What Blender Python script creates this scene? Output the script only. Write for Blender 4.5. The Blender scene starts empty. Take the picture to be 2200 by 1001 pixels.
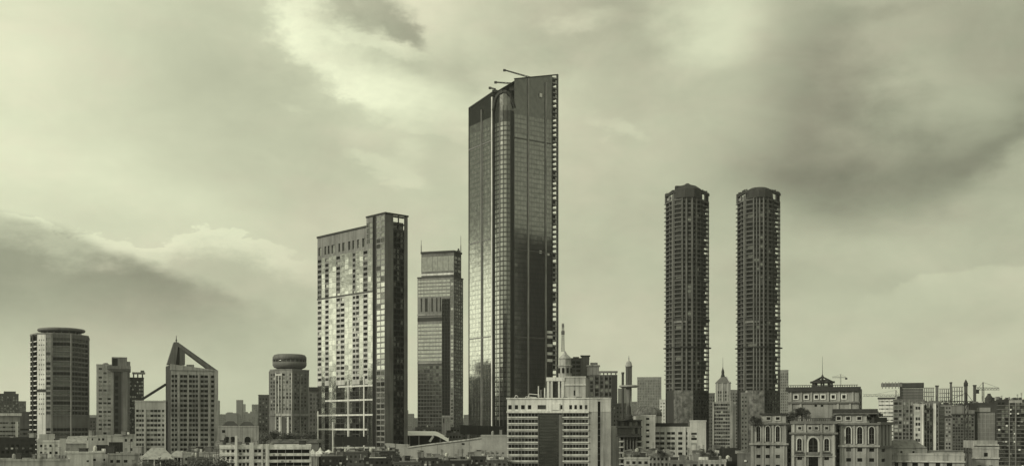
import bpy, math, random
from mathutils import Vector
random.seed(11)
SC = bpy.context.scene
COL = SC.collection
R = math.radians
# ------------------------------------------------------------------ camera
FPX, HOR, EYE = 2360.0, 915.0, 30.0      # focal length and horizon row of a level 2200 x 1001 view, eye height
cam = bpy.data.cameras.new('camera')
cam.sensor_width = 36.0
cam.lens = 36.0 * FPX / 2200.0
cam.shift_y = (HOR - 500.5) / 2200.0
cam.clip_start = 1.0
cam.clip_end = 40000.0
cam_ob = bpy.data.objects.new('camera', cam)
COL.objects.link(cam_ob)
cam_ob.location = (0, 0, EYE)
cam_ob.rotation_euler = (R(90), 0, 0)
SC.camera = cam_ob
# ------------------------------------------------------------------ render and view
SC.render.engine = 'CYCLES'
SC.cycles.use_denoising = True
SC.cycles.max_bounces = 6
SC.cycles.diffuse_bounces = 3
SC.cycles.glossy_bounces = 4
SC.cycles.volume_bounces = 1
SC.cycles.sample_clamp_indirect = 6.0
SC.view_settings.view_transform = 'Standard'
SC.view_settings.look = 'None'
SC.view_settings.exposure = 0.0
SC.view_settings.gamma = 1.0
# ------------------------------------------------------------------ sun (veiled by cloud, low on the left, a little behind the camera)
SUN_AZ, SUN_EL = -118.0, 22.0             # degrees; azimuth 0 is the view direction, negative is left
TINT = (0.945, 1.0, 0.705)               # the photograph's olive monochrome tone, as the colour of the daylight
sl = bpy.data.lights.new('sun', 'SUN')
sl.energy = 2.4
sl.angle = R(10)
sl.color = (1.0, 0.985, 0.76)
sun_ob = bpy.data.objects.new('sun', sl)
COL.objects.link(sun_ob)
sd = Vector((math.sin(R(SUN_AZ)) * math.cos(R(SUN_EL)), math.cos(R(SUN_AZ)) * math.cos(R(SUN_EL)), math.sin(R(SUN_EL))))
sun_ob.rotation_euler = sd.to_track_quat('Z', 'Y').to_euler()
# ------------------------------------------------------------------ world: sky with cloud
world = bpy.data.worlds.new('World')
SC.world = world
world.use_nodes = True
NT = world.node_tree
NT.nodes.clear()


class N:                                  # a float socket with operators, so that the sky reads as arithmetic
    def __init__(s, sock): s.s = sock
    def __add__(a, b): return mth('ADD', a, b)
    def __radd__(a, b): return mth('ADD', b, a)
    def __sub__(a, b): return mth('SUBTRACT', a, b)
    def __rsub__(a, b): return mth('SUBTRACT', b, a)
    def __mul__(a, b): return mth('MULTIPLY', a, b)
    def __rmul__(a, b): return mth('MULTIPLY', b, a)
    def __truediv__(a, b): return mth('DIVIDE', a, b)
    def __neg__(a): return mth('MULTIPLY', a, -1.0)


def put(sock, v):
    if isinstance(v, N): NT.links.new(v.s, sock)
    else: sock.default_value = v


def mth(op, a, b=0.0, c=0.0):
    n = NT.nodes.new('ShaderNodeMath'); n.operation = op
    put(n.inputs[0], a); put(n.inputs[1], b)
    if op in ('MULTIPLY_ADD',): put(n.inputs[2], c)
    return N(n.outputs[0])


def sstep(x, lo, hi, a=0.0, b=1.0):
    n = NT.nodes.new('ShaderNodeMapRange'); n.interpolation_type = 'SMOOTHSTEP'
    for k, v in zip((0, 1, 2, 3, 4), (x, lo, hi, a, b)): put(n.inputs[k], v)
    return N(n.outputs[0])


def expn(x): return mth('EXPONENT', x)


tc = NT.nodes.new('ShaderNodeTexCoord')
sep = NT.nodes.new('ShaderNodeSeparateXYZ')
NT.links.new(tc.outputs['Generated'], sep.inputs[0])
dx, dy, dz = (N(sep.outputs[k]) for k in range(3))
AZ = mth('ARCTAN2', dx, dy) * 57.29578
EL = mth('ARCSINE', dz) * 57.29578


def comb(x, y, z):
    n = NT.nodes.new('ShaderNodeCombineXYZ')
    for k, v in enumerate((x, y, z)): put(n.inputs[k], v)
    return n.outputs[0]


def noise(vec, scale, detail=5.0, rough=0.55, distortion=0.0):
    n = NT.nodes.new('ShaderNodeTexNoise')
    NT.links.new(vec, n.inputs['Vector'])
    n.inputs['Scale'].default_value = scale
    n.inputs['Detail'].default_value = detail
    n.inputs['Roughness'].default_value = rough
    n.inputs['Distortion'].default_value = distortion
    return N(n.outputs[0]) - 0.5


def sky_deg(px, py):                      # photograph pixel -> azimuth, elevation
    x = (px - 1100) / FPX
    return math.degrees(math.atan(x)), math.degrees(math.atan((HOR - py) / FPX / math.sqrt(1 + x * x)))


V1 = comb(dx, dy, dz * 1.7)
V2 = comb(dx + 3.1, dy + 1.7, dz * 2.6 + 5.0)
W1 = noise(V1, 5.0, 4.0, 0.55)            # large billows
W2 = noise(V2, 5.0, 4.0, 0.55)
W3 = noise(V1, 19.0, 8.0, 0.66)           # small ragged edges
W4 = noise(V2, 17.0, 8.0, 0.66)
BL = noise(comb(dx * 1.2 + 2.0, dy * 1.2, dz * 2.2 + 1.0), 8.5, 7.0, 0.6, 0.6)   # soft billows
WF = noise(comb(dx + 7.0, dy, dz * 1.5), 48.0, 5.0, 0.62)   # fine wisps


def warped(big, small):
    return AZ + W1 * (big * 2.0) + W3 * (small * 2.0), EL + W2 * big + W4 * small


A_SOFT, E_SOFT = warped(4.0, 1.2)
A_RAG, E_RAG = warped(0.8, 2.2)


def blob(px, py, rx, ry, amp, rot=0.0, rag=False):
    a0, e0 = sky_deg(px, py)
    k = math.degrees(1 / FPX)
    rx, ry = rx * k, ry * k
    A, E = (A_RAG, E_RAG) if rag else (A_SOFT, E_SOFT)
    c, s = math.cos(R(rot)), math.sin(R(rot))
    da, de = A - a0, E - e0
    p = (da * c + de * s) * (1 / rx)
    q = (de * c - da * s) * (1 / ry)
    return expn(-(p * p + q * q)) * amp


def fcurve(x, pts, lo, hi):               # pts: (x, y) in degrees; x clamped to lo..hi
    ys = [p[1] for p in pts]; y0, y1 = min(ys) - 1, max(ys) + 1
    n = NT.nodes.new('ShaderNodeFloatCurve')
    c = n.mapping.curves[0]
    P = [((p[0] - lo) / (hi - lo), (p[1] - y0) / (y1 - y0)) for p in pts]
    while len(c.points) < len(P): c.points.new(0.5, 0.5)
    for cp, p in zip(c.points, P): cp.location = p; cp.handle_type = 'AUTO_CLAMPED'
    n.mapping.use_clip = True
    n.mapping.update()
    put(n.inputs['Value'], mth('MINIMUM', mth('MAXIMUM', (x - lo) * (1 / (hi - lo)), 0.0), 1.0))
    return N(n.outputs[0]) * (y1 - y0) + y0


def edge_el(A, pix, lo=-34.0, hi=34.0):   # elevation of a cloud edge as a function of azimuth
    pts = [sky_deg(*p) for p in pix]
    pts = [(lo, pts[0][1])] + pts + [(hi, pts[-1][1])]
    return fcurve(A, pts, lo, hi)


def edge_az(E, pix, lo=0.0, hi=34.0):     # azimuth of a cloud edge as a function of elevation
    pts = sorted((e, a) for a, e in (sky_deg(*p) for p in pix))
    pts = [(lo, pts[0][1])] + pts + [(hi, pts[-1][1])]
    return fcurve(E, pts, lo, hi)


L = 0.615 + W1 * 0.12 + W2 * 0.06 + BL * 0.19
#SKYBODY
# veiled glow of the sun on the left; the sky darkens gently away from it
cosun = dx * sd.x + dy * sd.y + dz * sd.z
L = L + sstep(cosun, -0.9, 1.0, -0.13, 0.36)
# broad light and dark of the cloud sheet in view
L = L + blob(20, 330, 300, 230, 0.12) + blob(10, 90, 170, 100, 0.10) + blob(330, 430, 260, 60, 0.11, -8)
L = L + blob(450, 130, 170, 120, -0.11) + blob(560, 320, 240, 100, -0.04, -20)
# torn bright cloud at the top, left of the tall tower
eb = edge_az(E_RAG, [(600, -60), (578, 10), (574, 60), (590, 110), (640, 150), (690, 190), (750, 235), (820, 275), (900, 300), (1000, 320)])
db = A_RAG - eb
cl = sstep(db + WF * 1.2, -0.5, 1.1) * sstep(db, 3.0, 9.5, 1.0, 0.25)
cl = cl * sstep(A_SOFT, 2.0, 7.0, 1.0, 0.0) * sstep(E_SOFT, 14.0, 16.5)
L = L + cl * (0.25 + BL * 0.35 + W3 * 0.25 + WF * 0.2)
L = L + blob(690, 170, 150, 50, 0.15, -38) + blob(850, 250, 90, 60, 0.08) + blob(600, 70, 60, 60, 0.06)
L = L + blob(830, 130, 110, 32, -0.15, -12) + blob(985, 160, 50, 60, -0.09)
hole = sstep(blob(775, 12, 105, 56, 1.0, -10, True) + blob(880, 70, 46, 30, 0.62, -40, True) + WF * 0.35 + W3 * 0.5, 0.15, 0.85)
L = L - hole * (0.36 + BL * 0.2)
L = L + sstep(blob(795, 92, 130, 20, 1.0, -13, True), 0.3, 0.8) * (1.0 - hole) * 0.10
L = L + blob(975, 40, 75, 60, 0.12) + blob(1040, 240, 90, 90, 0.05)
# small puffs below it
L = L + sstep(blob(775, 350, 55, 26, 1.0, -25, True) + blob(860, 375, 75, 24, 1.0, -20, True) + blob(880, 325, 50, 30, 0.8, -15, True), 0.30, 1.0) * 0.10
L = L + sstep(blob(1335, 285, 75, 24, 1.0, -30, True), 0.3, 1.0) * 0.09
L = L + sstep(blob(640, 235, 60, 10, 1.0, -12, True), 0.35, 1.0) * 0.05
# top centre and right
L = L + blob(1250, 42, 75, 16, 0.15, 4, True) + blob(1560, 45, 110, 70, 0.24) + blob(1500, 110, 90, 40, 0.08)
L = L + blob(1190, 90, 150, 55, -0.12) + blob(1400, 70, 70, 60, -0.11) + blob(1330, 15, 90, 30, -0.08)
L = L + blob(1150, 400, 320, 140, 0.05) + blob(1560, 220, 120, 60, 0.03) + blob(1400, 200, 120, 60, -0.04)
# the big dark cloud on the right, cut off below along a rising edge
er = edge_el(A_SOFT, [(1380, 330), (1550, 430), (1680, 485), (1850, 478), (2000, 450), (2100, 385), (2200, 255), (2330, 180)])
dr = EL + W2 * 2.0 + W3 * 1.2 - er
dark = sstep(dr, -0.9, 1.2) * sstep(dr, 2.5, 13.0, 1.0, 0.35) * sstep(A_SOFT, 8.0, 16.5)
L = L - dark * 0.14
L = L + blob(1850, 400, 260, 70, -0.13, 4) + blob(1790, 210, 110, 190, -0.13) + blob(2140, 310, 130, 35, -0.10, 32)
L = L + blob(2050, 210, 110, 60, 0.07) + blob(1990, 150, 60, 40, 0.06) + blob(1680, 380, 120, 40, -0.04)
L = L + blob(2110, 60, 100, 60, -0.02) + blob(1920, 10, 90, 20, -0.08)
# thin cumulus line, lower right
e3 = edge_el(A_RAG, [(1820, 640), (1930, 608), (2060, 582), (2150, 572), (2330, 560)])
d3 = EL + W4 * 1.4 - e3
L = L + sstep(d3, -0.15, 0.10, 1.0, 0.0) * sstep(d3, -2.5, 0.0) * sstep(A_SOFT, 16.5, 19.5) * 0.08
L = L + blob(1780, 590, 200, 50, -0.03) + blob(1950, 530, 200, 40, 0.03) + blob(2050, 750, 260, 60, -0.02)
# dark bank on the left with bright heads above it
eh = edge_el(A_RAG, [(0, 470), (120, 500), (170, 512), (240, 506), (300, 516), (380, 502), (440, 490), (500, 498), (560, 520), (610, 543), (680, 562), (780, 600), (900, 640)])
dh = EL + W4 * 2.6 + WF * 0.9 + BL * 1.0 - eh
head = sstep(dh, -0.08, 0.08, 1.0, 0.0) * sstep(A_SOFT, -7.5, -13.0)
L = L + head * (sstep(dh, -1.7, -0.1) * 0.25 - 0.12)
ek = edge_el(A_SOFT, [(-700, 360), (-300, 395), (0, 462), (150, 505), (300, 555), (420, 592), (540, 640), (640, 690), (760, 760)], -60.0, 34.0)
dk = EL + W4 * 0.6 + W2 * 0.8 - ek
bank = sstep(dk, -0.5, 0.25, 1.0, 0.0) * sstep(EL + W1, 1.8, 7.5, 0.0, 1.0) * sstep(A_SOFT, -10.5, -17.0)
L = L - bank * sstep(AZ, -60.0, -36.0) * 0.31
L = L + blob(20, 480, 120, 16, 0.03, -14)
# beyond the left edge the bank goes on as a deck over a bright strip along the horizon
side = sstep(AZ, -30.0, -55.0) * sstep(dy, -0.55, -0.1)
base = (AZ + 65.0) * 0.085 + 8.7
dd = EL + W2 * 1.5 + W3 * 1.0 - base
deck = sstep(dd, -0.7, 0.9) * sstep(EL, 20.0, 42.0, 1.0, 0.3) * sstep(AZ, -100.0, -68.0, 0.5, 1.0)
L = L - side * deck * 0.86 + side * sstep(dd, 0.0, -2.0) * 0.24
# paler towards the horizon
L = L + sstep(EL, 10.0, 1.0) * 0.15 + sstep(EL, 3.0, 0.0) * 0.03
# fine structure everywhere
L = L + W3 * 0.11 + WF * 0.04
L = mth('MINIMUM', mth('MAXIMUM', L, 0.11), 1.12)
L = L * sstep(EL, -6.0, 0.0, 0.30, 1.0)
# the clear sky behind the clouds
sky = NT.nodes.new('ShaderNodeTexSky')
sky.sky_type = 'NISHITA'
sky.sun_disc = False
sky.sun_elevation = R(SUN_EL)
sky.sun_rotation = R(SUN_AZ)
sky.air_density = 1.0
sky.dust_density = 3.0
bw = NT.nodes.new('ShaderNodeRGBToBW')
NT.links.new(sky.outputs[0], bw.inputs[0])
SKY_STRENGTH = 0.10
cover = 0.88
tot = L * (cover / SKY_STRENGTH) + mth('MINIMUM', N(bw.outputs[0]), 7.0) * (1.0 - cover)
warm = sstep(W1 + W4 * 0.5, -0.12, 0.25)
def chan(a, b): return tot * (a + warm * (b - a))
crgb = NT.nodes.new('ShaderNodeCombineColor')
put(crgb.inputs[0], chan(0.955, 1.0)); put(crgb.inputs[1], chan(1.0, 0.985)); put(crgb.inputs[2], chan(0.705, 0.712))
bg = NT.nodes.new('ShaderNodeBackground')
bg.inputs['Strength'].default_value = SKY_STRENGTH
NT.links.new(crgb.outputs[0], bg.inputs['Color'])
wo = NT.nodes.new('ShaderNodeOutputWorld')
NT.links.new(bg.outputs[0], wo.inputs['Surface'])
world.cycles.sampling_method = 'MANUAL'
world.cycles.sample_map_resolution = 512
# ------------------------------------------------------------------ materials
MATS = {}


def new_mat(name):
    m = bpy.data.materials.new(name)
    m.use_nodes = True
    MATS[name] = m
    return m, m.node_tree, m.node_tree.nodes['Principled BSDF']


def wall_mat(name, v, rough=0.85, var=0.22, streak=0.25, scale=0.09, spec=0.3):
    """painted or bare masonry: large uneven patches, rain streaks running down, fine grain"""
    m, nt, p = new_mat(name)
    L_, No = nt.links.new, nt.nodes.new
    geo = No('ShaderNodeNewGeometry')
    def nz(sc, vec_scale, detail=4.0):
        mp = No('ShaderNodeMapping'); mp.inputs['Scale'].default_value = vec_scale
        L_(geo.outputs['Position'], mp.inputs[0])
        t = No('ShaderNodeTexNoise'); t.inputs['Scale'].default_value = sc
        t.inputs['Detail'].default_value = detail; t.inputs['Roughness'].default_value = 0.6
        L_(mp.outputs[0], t.inputs['Vector'])
        return t.outputs[0]
    a = nz(scale, (1, 1, 1)); b = nz(0.7, (1, 1, 0.05), 3.0); c = nz(1.6, (1, 1, 1), 2.0)
    def mr(s, lo, hi, fr=0.3, to=0.7):
        n = No('ShaderNodeMapRange'); n.inputs[1].default_value = fr; n.inputs[2].default_value = to
        n.inputs[3].default_value = lo; n.inputs[4].default_value = hi
        L_(s, n.inputs[0]); return n.outputs[0]
    def mul(x, y):
        n = No('ShaderNodeMath'); n.operation = 'MULTIPLY'; L_(x, n.inputs[0])
        if isinstance(y, float): n.inputs[1].default_value = y
        else: L_(y, n.inputs[1])
        return n.outputs[0]
    f = mul(mul(mul(mr(a, 1 - var, 1 + var * 0.6), mr(b, 1 - streak, 1.0, 0.3, 0.55)), mr(c, 0.93, 1.05)), float(v))
    cc = No('ShaderNodeCombineColor')
    for k, q in enumerate((1.0, 0.985, 1.0)): L_(mul(f, q), cc.inputs[k])
    L_(cc.outputs[0], p.inputs['Base Color'])
    p.inputs['Roughness'].default_value = rough
    p.inputs['Specular IOR Level'].default_value = spec
    return m


def plain_mat(name, v, rough=0.6, metal=0.0, spec=0.4):
    m, nt, p = new_mat(name)
    p.inputs['Base Color'].default_value = (v, v * 0.99, v * 0.97, 1)
    p.inputs['Roughness'].default_value = rough
    p.inputs['Metallic'].default_value = metal
    p.inputs['Specular IOR Level'].default_value = spec
    return m


def glass_mat(name, v, metal=0.0, rough=0.08, spec=0.5, wob=0.02):
    """window glass: dark or coated, never quite flat"""
    m, nt, p = new_mat(name)
    L_, No = nt.links.new, nt.nodes.new
    geo = No('ShaderNodeNewGeometry')
    t = No('ShaderNodeTexNoise'); t.inputs['Scale'].default_value = 0.33; t.inputs['Detail'].default_value = 2.0
    L_(geo.outputs['Position'], t.inputs['Vector'])
    mr = No('ShaderNodeMapRange'); mr.inputs[1].default_value = 0.3; mr.inputs[2].default_value = 0.7
    mr.inputs[3].default_value = v * 0.8; mr.inputs[4].default_value = v * 1.15
    L_(t.outputs[0], mr.inputs[0])
    cc = No('ShaderNodeCombineColor')
    for k in range(3): L_(mr.outputs[0], cc.inputs[k])
    L_(cc.outputs[0], p.inputs['Base Color'])
    bp = No('ShaderNodeBump'); bp.inputs['Strength'].default_value = wob; bp.inputs['Distance'].default_value = 1.0
    L_(t.outputs[0], bp.inputs['Height']); L_(bp.outputs[0], p.inputs['Normal'])
    p.inputs['Roughness'].default_value = rough
    p.inputs['Metallic'].default_value = metal
    p.inputs['Specular IOR Level'].default_value = spec
    return m


wall_mat('white', 0.66, var=0.22, streak=0.38)
wall_mat('cream', 0.46, var=0.26, streak=0.45)
wall_mat('stone', 0.34, var=0.28, streak=0.5)
wall_mat('pale', 0.28, var=0.28, streak=0.45)
wall_mat('mid', 0.20, var=0.25, streak=0.4)
wall_mat('concrete', 0.145, var=0.25, streak=0.35)
wall_mat('grey', 0.095, var=0.22, streak=0.25)
wall_mat('dark', 0.042, var=0.25, streak=0.25)
wall_mat('black', 0.018, var=0.2, streak=0.1, rough=0.6)
wall_mat('roofing', 0.13, var=0.4, streak=0.1, scale=0.2)
wall_mat('tar', 0.035, var=0.4, streak=0.1, scale=0.2)
wall_mat('ramp', 0.36, var=0.3, streak=0.12, scale=0.12)
wall_mat('shell', 0.8, var=0.08, streak=0.05)
wall_mat('mottled', 0.15, var=0.75, streak=0.45, scale=0.35)
wall_mat('ground', 0.09, var=0.4, streak=0.0, scale=0.05)
plain_mat('steel', 0.16, 0.5, 0.3)
plain_mat('dark_steel', 0.045, 0.5, 0.2)
plain_mat('light_metal', 0.55, 0.4, 0.3)
glass_mat('g_dark', 0.008, rough=0.3, spec=0.12)
glass_mat('g_mid', 0.035, rough=0.2, spec=0.3)
glass_mat('g_pale', 0.30, rough=0.3, spec=0.5)
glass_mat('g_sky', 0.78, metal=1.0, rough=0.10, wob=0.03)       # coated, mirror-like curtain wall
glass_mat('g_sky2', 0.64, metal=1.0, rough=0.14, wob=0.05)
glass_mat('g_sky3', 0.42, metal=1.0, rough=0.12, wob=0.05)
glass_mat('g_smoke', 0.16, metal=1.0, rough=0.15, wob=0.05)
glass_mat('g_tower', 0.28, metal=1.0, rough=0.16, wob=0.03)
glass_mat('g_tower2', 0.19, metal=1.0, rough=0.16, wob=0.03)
glass_mat('g_smoke2', 0.075, metal=1.0, rough=0.18, wob=0.05)
DARKS = ['g_dark'] * 8 + ['g_mid', 'g_mid', 'g_pale']


def leaf_mat(name, v):
    m, nt, p = new_mat(name)
    g = nt.nodes.new('ShaderNodeNewGeometry')
    mr = nt.nodes.new('ShaderNodeMapRange')
    mr.inputs[3].default_value = v * 0.5; mr.inputs[4].default_value = v * 1.6
    nt.links.new(g.outputs['Random Per Island'], mr.inputs[0])
    cc = nt.nodes.new('ShaderNodeCombineColor')
    for k in range(3): nt.links.new(mr.outputs[0], cc.inputs[k])
    nt.links.new(cc.outputs[0], p.inputs['Base Color'])
    p.inputs['Roughness'].default_value = 0.6
    return m


leaf_mat('leaf', 0.055)
wall_mat('bark', 0.06)

# ------------------------------------------------------------------ mesh tools


def W(px, D):                            # point on the ground plan seen in that column at that distance
    return Vector(((px - 1100.0) / FPX * D, D))


def WF_(px, D, pm):                      # the same, on a line that squarely faces the camera at column pm
    k, km = (px - 1100.0) / FPX, (pm - 1100.0) / FPX
    return W(px, D * (km * km + 1) / (k * km + 1))


def Z(py, D):                            # height of something seen in that row at that distance
    return EYE + (HOR - py) / FPX * D


def S(p, D): return p / FPX * D


def on_line(A, B, px):
    k = (px - 1100.0) / FPX
    d = B - A
    return A + d * ((k * A.y - A.x) / (d.x - k * d.y))


class MB:
    def __init__(s): s.v, s.f = [], []
    def add(s, vs, fs):
        o = len(s.v); s.v += [tuple(q) for q in vs]; s.f += [tuple(i + o for i in q) for q in fs]
    def quad(s, *q): s.add(q, [(0, 1, 2, 3)])
    def hexa(s, b, t): s.add(list(b) + list(t), [(3, 2, 1, 0), (4, 5, 6, 7), (0, 1, 5, 4), (1, 2, 6, 5), (2, 3, 7, 6), (3, 0, 4, 7)])
    def box(s, x0, x1, y0, y1, z0, z1):
        q = [(x0, y0), (x1, y0), (x1, y1), (x0, y1)]
        s.hexa([(x, y, z0) for x, y in q], [(x, y, z1) for x, y in q])
    def prism(s, poly, z0, z1, cap=True):
        n = len(poly); zt = z1 if isinstance(z1, (list, tuple)) else [z1] * n
        vs = [(p[0], p[1], z0) for p in poly] + [(p[0], p[1], zt[i]) for i, p in enumerate(poly)]
        fs = [(i, (i + 1) % n, (i + 1) % n + n, i + n) for i in range(n)]
        if cap: fs += [tuple(range(n, 2 * n)), tuple(range(n - 1, -1, -1))]
        s.add(vs, fs)
    def lathe(s, c, prof, n=20, sx=1.0, sy=1.0):   # prof: (radius, z) from the bottom up
        vs = []
        for r, z in prof:
            for k in range(n):
                a = 2 * math.pi * k / n
                vs.append((c[0] + r * sx * math.cos(a), c[1] + r * sy * math.sin(a), z))
        fs = [(j * n + k, j * n + (k + 1) % n, (j + 1) * n + (k + 1) % n, (j + 1) * n + k) for j in range(len(prof) - 1) for k in range(n)]
        fs += [tuple(range(n - 1, -1, -1)), tuple((len(prof) - 1) * n + k for k in range(n))]
        s.add(vs, fs)
    def beam(s, a, b, w, h=None):
        a, b = Vector(a), Vector(b); h = h or w
        d = (b - a).normalized()
        up = Vector((0, 0, 1)) if abs(d.z) < 0.95 else Vector((0, 1, 0))
        x = d.cross(up).normalized() * (w / 2); y = x.cross(d).normalized() * (h / 2)
        q = [-x - y, x - y, x + y, -x + y]
        s.hexa([a + k for k in q], [b + k for k in q])
    def mesh(s, name, mat, off=(0, 0, 0), smooth=False):
        me = bpy.data.meshes.new(name)
        ox, oy, oz = off
        me.from_pydata([(x - ox, y - oy, z - oz) for x, y, z in s.v], [], s.f)
        me.materials.append(MATS[mat] if isinstance(mat, str) else mat)
        if smooth: me.polygons.foreach_set('use_smooth', [True] * len(me.polygons))
        return me


def link(name, data, parent=None, loc=(0, 0, 0)):
    o = bpy.data.objects.new(name, data)
    COL.objects.link(o)
    o.location = loc
    if parent is not None: o.parent = parent
    return o


PANES = {}
ALL = []


class Thing:
    def __init__(s, name, label, cat, loc, group=None):
        s.loc = Vector((loc[0], loc[1], 0.0))
        s.root = link(name, None, None, s.loc)
        s.root.empty_display_size = 5.0
        s.root['label'] = label; s.root['category'] = cat
        if group: s.root['group'] = group
        s.acc, s.stuff, s.nwin, s.small = {}, {}, 0, False
        ALL.append(s)
    def mb(s, part, mat): return s.acc.setdefault((part, mat), MB())
    def part(s, name, m, mat, parent=None, smooth=False, kind=None):
        o = link(name, m.mesh(name, mat, s.loc, smooth), parent or s.root)
        if kind: o['kind'] = kind
        return o
    def shared(s, name, me, at, rotz=0.0, parent=None):
        o = link(name, me, parent or s.root, Vector(at) - s.loc)
        if rotz: o.rotation_euler.z = rotz
        return o
    def pane(s, c, ang, w, h, mat, name='window', tilt=0.0):
        """one glass pane, a flat box standing upright at c; ang is the heading of its width"""
        if s.nwin < 300 and not s.small:
            s.nwin += 1
            key = (round(w, 2), round(h, 2), mat)
            me = PANES.get(key)
            if me is None:
                m = MB(); m.box(-w / 2, w / 2, -0.04, 0.04, -h / 2, h / 2)
                me = PANES[key] = m.mesh('pane', mat)
            o = link(name, me, s.root, Vector(c) - s.loc)
            o.rotation_euler = (random.gauss(0, tilt), 0, ang + random.gauss(0, tilt))
        else:
            m = s.stuff.setdefault((name, mat), MB())
            t1, t2 = random.gauss(0, tilt), random.gauss(0, tilt)
            dx, dy = math.cos(ang + t1) * w / 2, math.sin(ang + t1) * w / 2
            nx, ny = -math.sin(ang) * math.tan(t2) * h / 2, math.cos(ang) * math.tan(t2) * h / 2
            x, y, z = c
            m.quad((x - dx + nx, y - dy + ny, z - h / 2), (x + dx + nx, y + dy + ny, z - h / 2),
                   (x + dx - nx, y + dy - ny, z + h / 2), (x - dx - nx, y - dy - ny, z + h / 2))
    def finish(s):
        for (part, mat), m in s.acc.items(): s.part(part, m, mat)
        for (part, mat), m in s.stuff.items(): s.part('window_glazing', m, mat, kind='stuff')
        s.acc, s.stuff = {}, {}
    def roof(s, poly, z, mat='roofing', part='roof', parapet=0.9, pmat=None, th=0.35):
        m = MB(); n = len(poly)
        m.add([(p[0], p[1], z) for p in poly], [tuple(range(n))])
        s.part(part, m, mat)
    def clutter(s, poly, z, n, mats=('pale', 'mid', 'concrete', 'dark'), big=1.0):
        """stair huts, tanks and plant standing on a flat roof"""
        c = sum((Vector(p[:2]) for p in poly), Vector((0, 0))) / len(poly)
        if n >= 4: n, big = n * 2, big * 0.75
        for k in range(n):
            q = c + (Vector(poly[k % len(poly)][:2]) - c) * random.uniform(0.1, 0.8) + Vector((random.uniform(-4, 4), random.uniform(-1, 3)))
            w, d, h = random.uniform(1.2, 4.5) * big, random.uniform(1.2, 4) * big, random.uniform(1.0, 3.2) * big
            m = MB()
            r = random.random()
            if k % 3 == 2:
                hh = random.uniform(2.5, 6.0); m.beam((q.x, q.y, z), (q.x, q.y, z + hh), 0.14)
                for a in range(3): m.beam((q.x - 0.7, q.y, z + hh * (0.7 + 0.12 * a)), (q.x + 0.7, q.y, z + hh * (0.7 + 0.12 * a)), 0.08)
                s.part('aerial', m, 'dark_steel')
            elif r < 0.55:
                m.box(q.x - w / 2, q.x + w / 2, q.y - d / 2, q.y + d / 2, z, z + h)
                m.box(q.x - w / 2 - 0.15, q.x + w / 2 + 0.15, q.y - d / 2 - 0.15, q.y + d / 2 + 0.15, z + h, z + h + 0.2)
                s.part('roof_hut', m, random.choice(mats))
            elif r < 0.8:
                w *= 0.6; h *= 0.7; m.lathe(q, [(w * 0.42, z + 0.6), (w * 0.42, z + 0.6 + h * 0.8), (w * 0.1, z + 0.75 + h)], 10)
                for a in range(4): m.beam((q.x + w * 0.3 * math.cos(a * 1.57), q.y + w * 0.3 * math.sin(a * 1.57), z), (q.x + w * 0.3 * math.cos(a * 1.57), q.y + w * 0.3 * math.sin(a * 1.57), z + 0.65), 0.15)
                s.part('water_tank', m, random.choice(('light_metal', 'pale', 'steel')))
            else:
                for a in range(3): m.box(q.x - w / 2 + a * w * 0.36, q.x - w / 2 + a * w * 0.36 + w * 0.3, q.y - 0.6, q.y + 0.6, z + 0.2, z + 1.4)
                m.box(q.x - w / 2, q.x + w * 0.6, q.y - 0.5, q.y + 0.5, z, z + 0.2)
                s.part('air_conditioner', m, random.choice(('pale', 'mid', 'white')))


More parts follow.
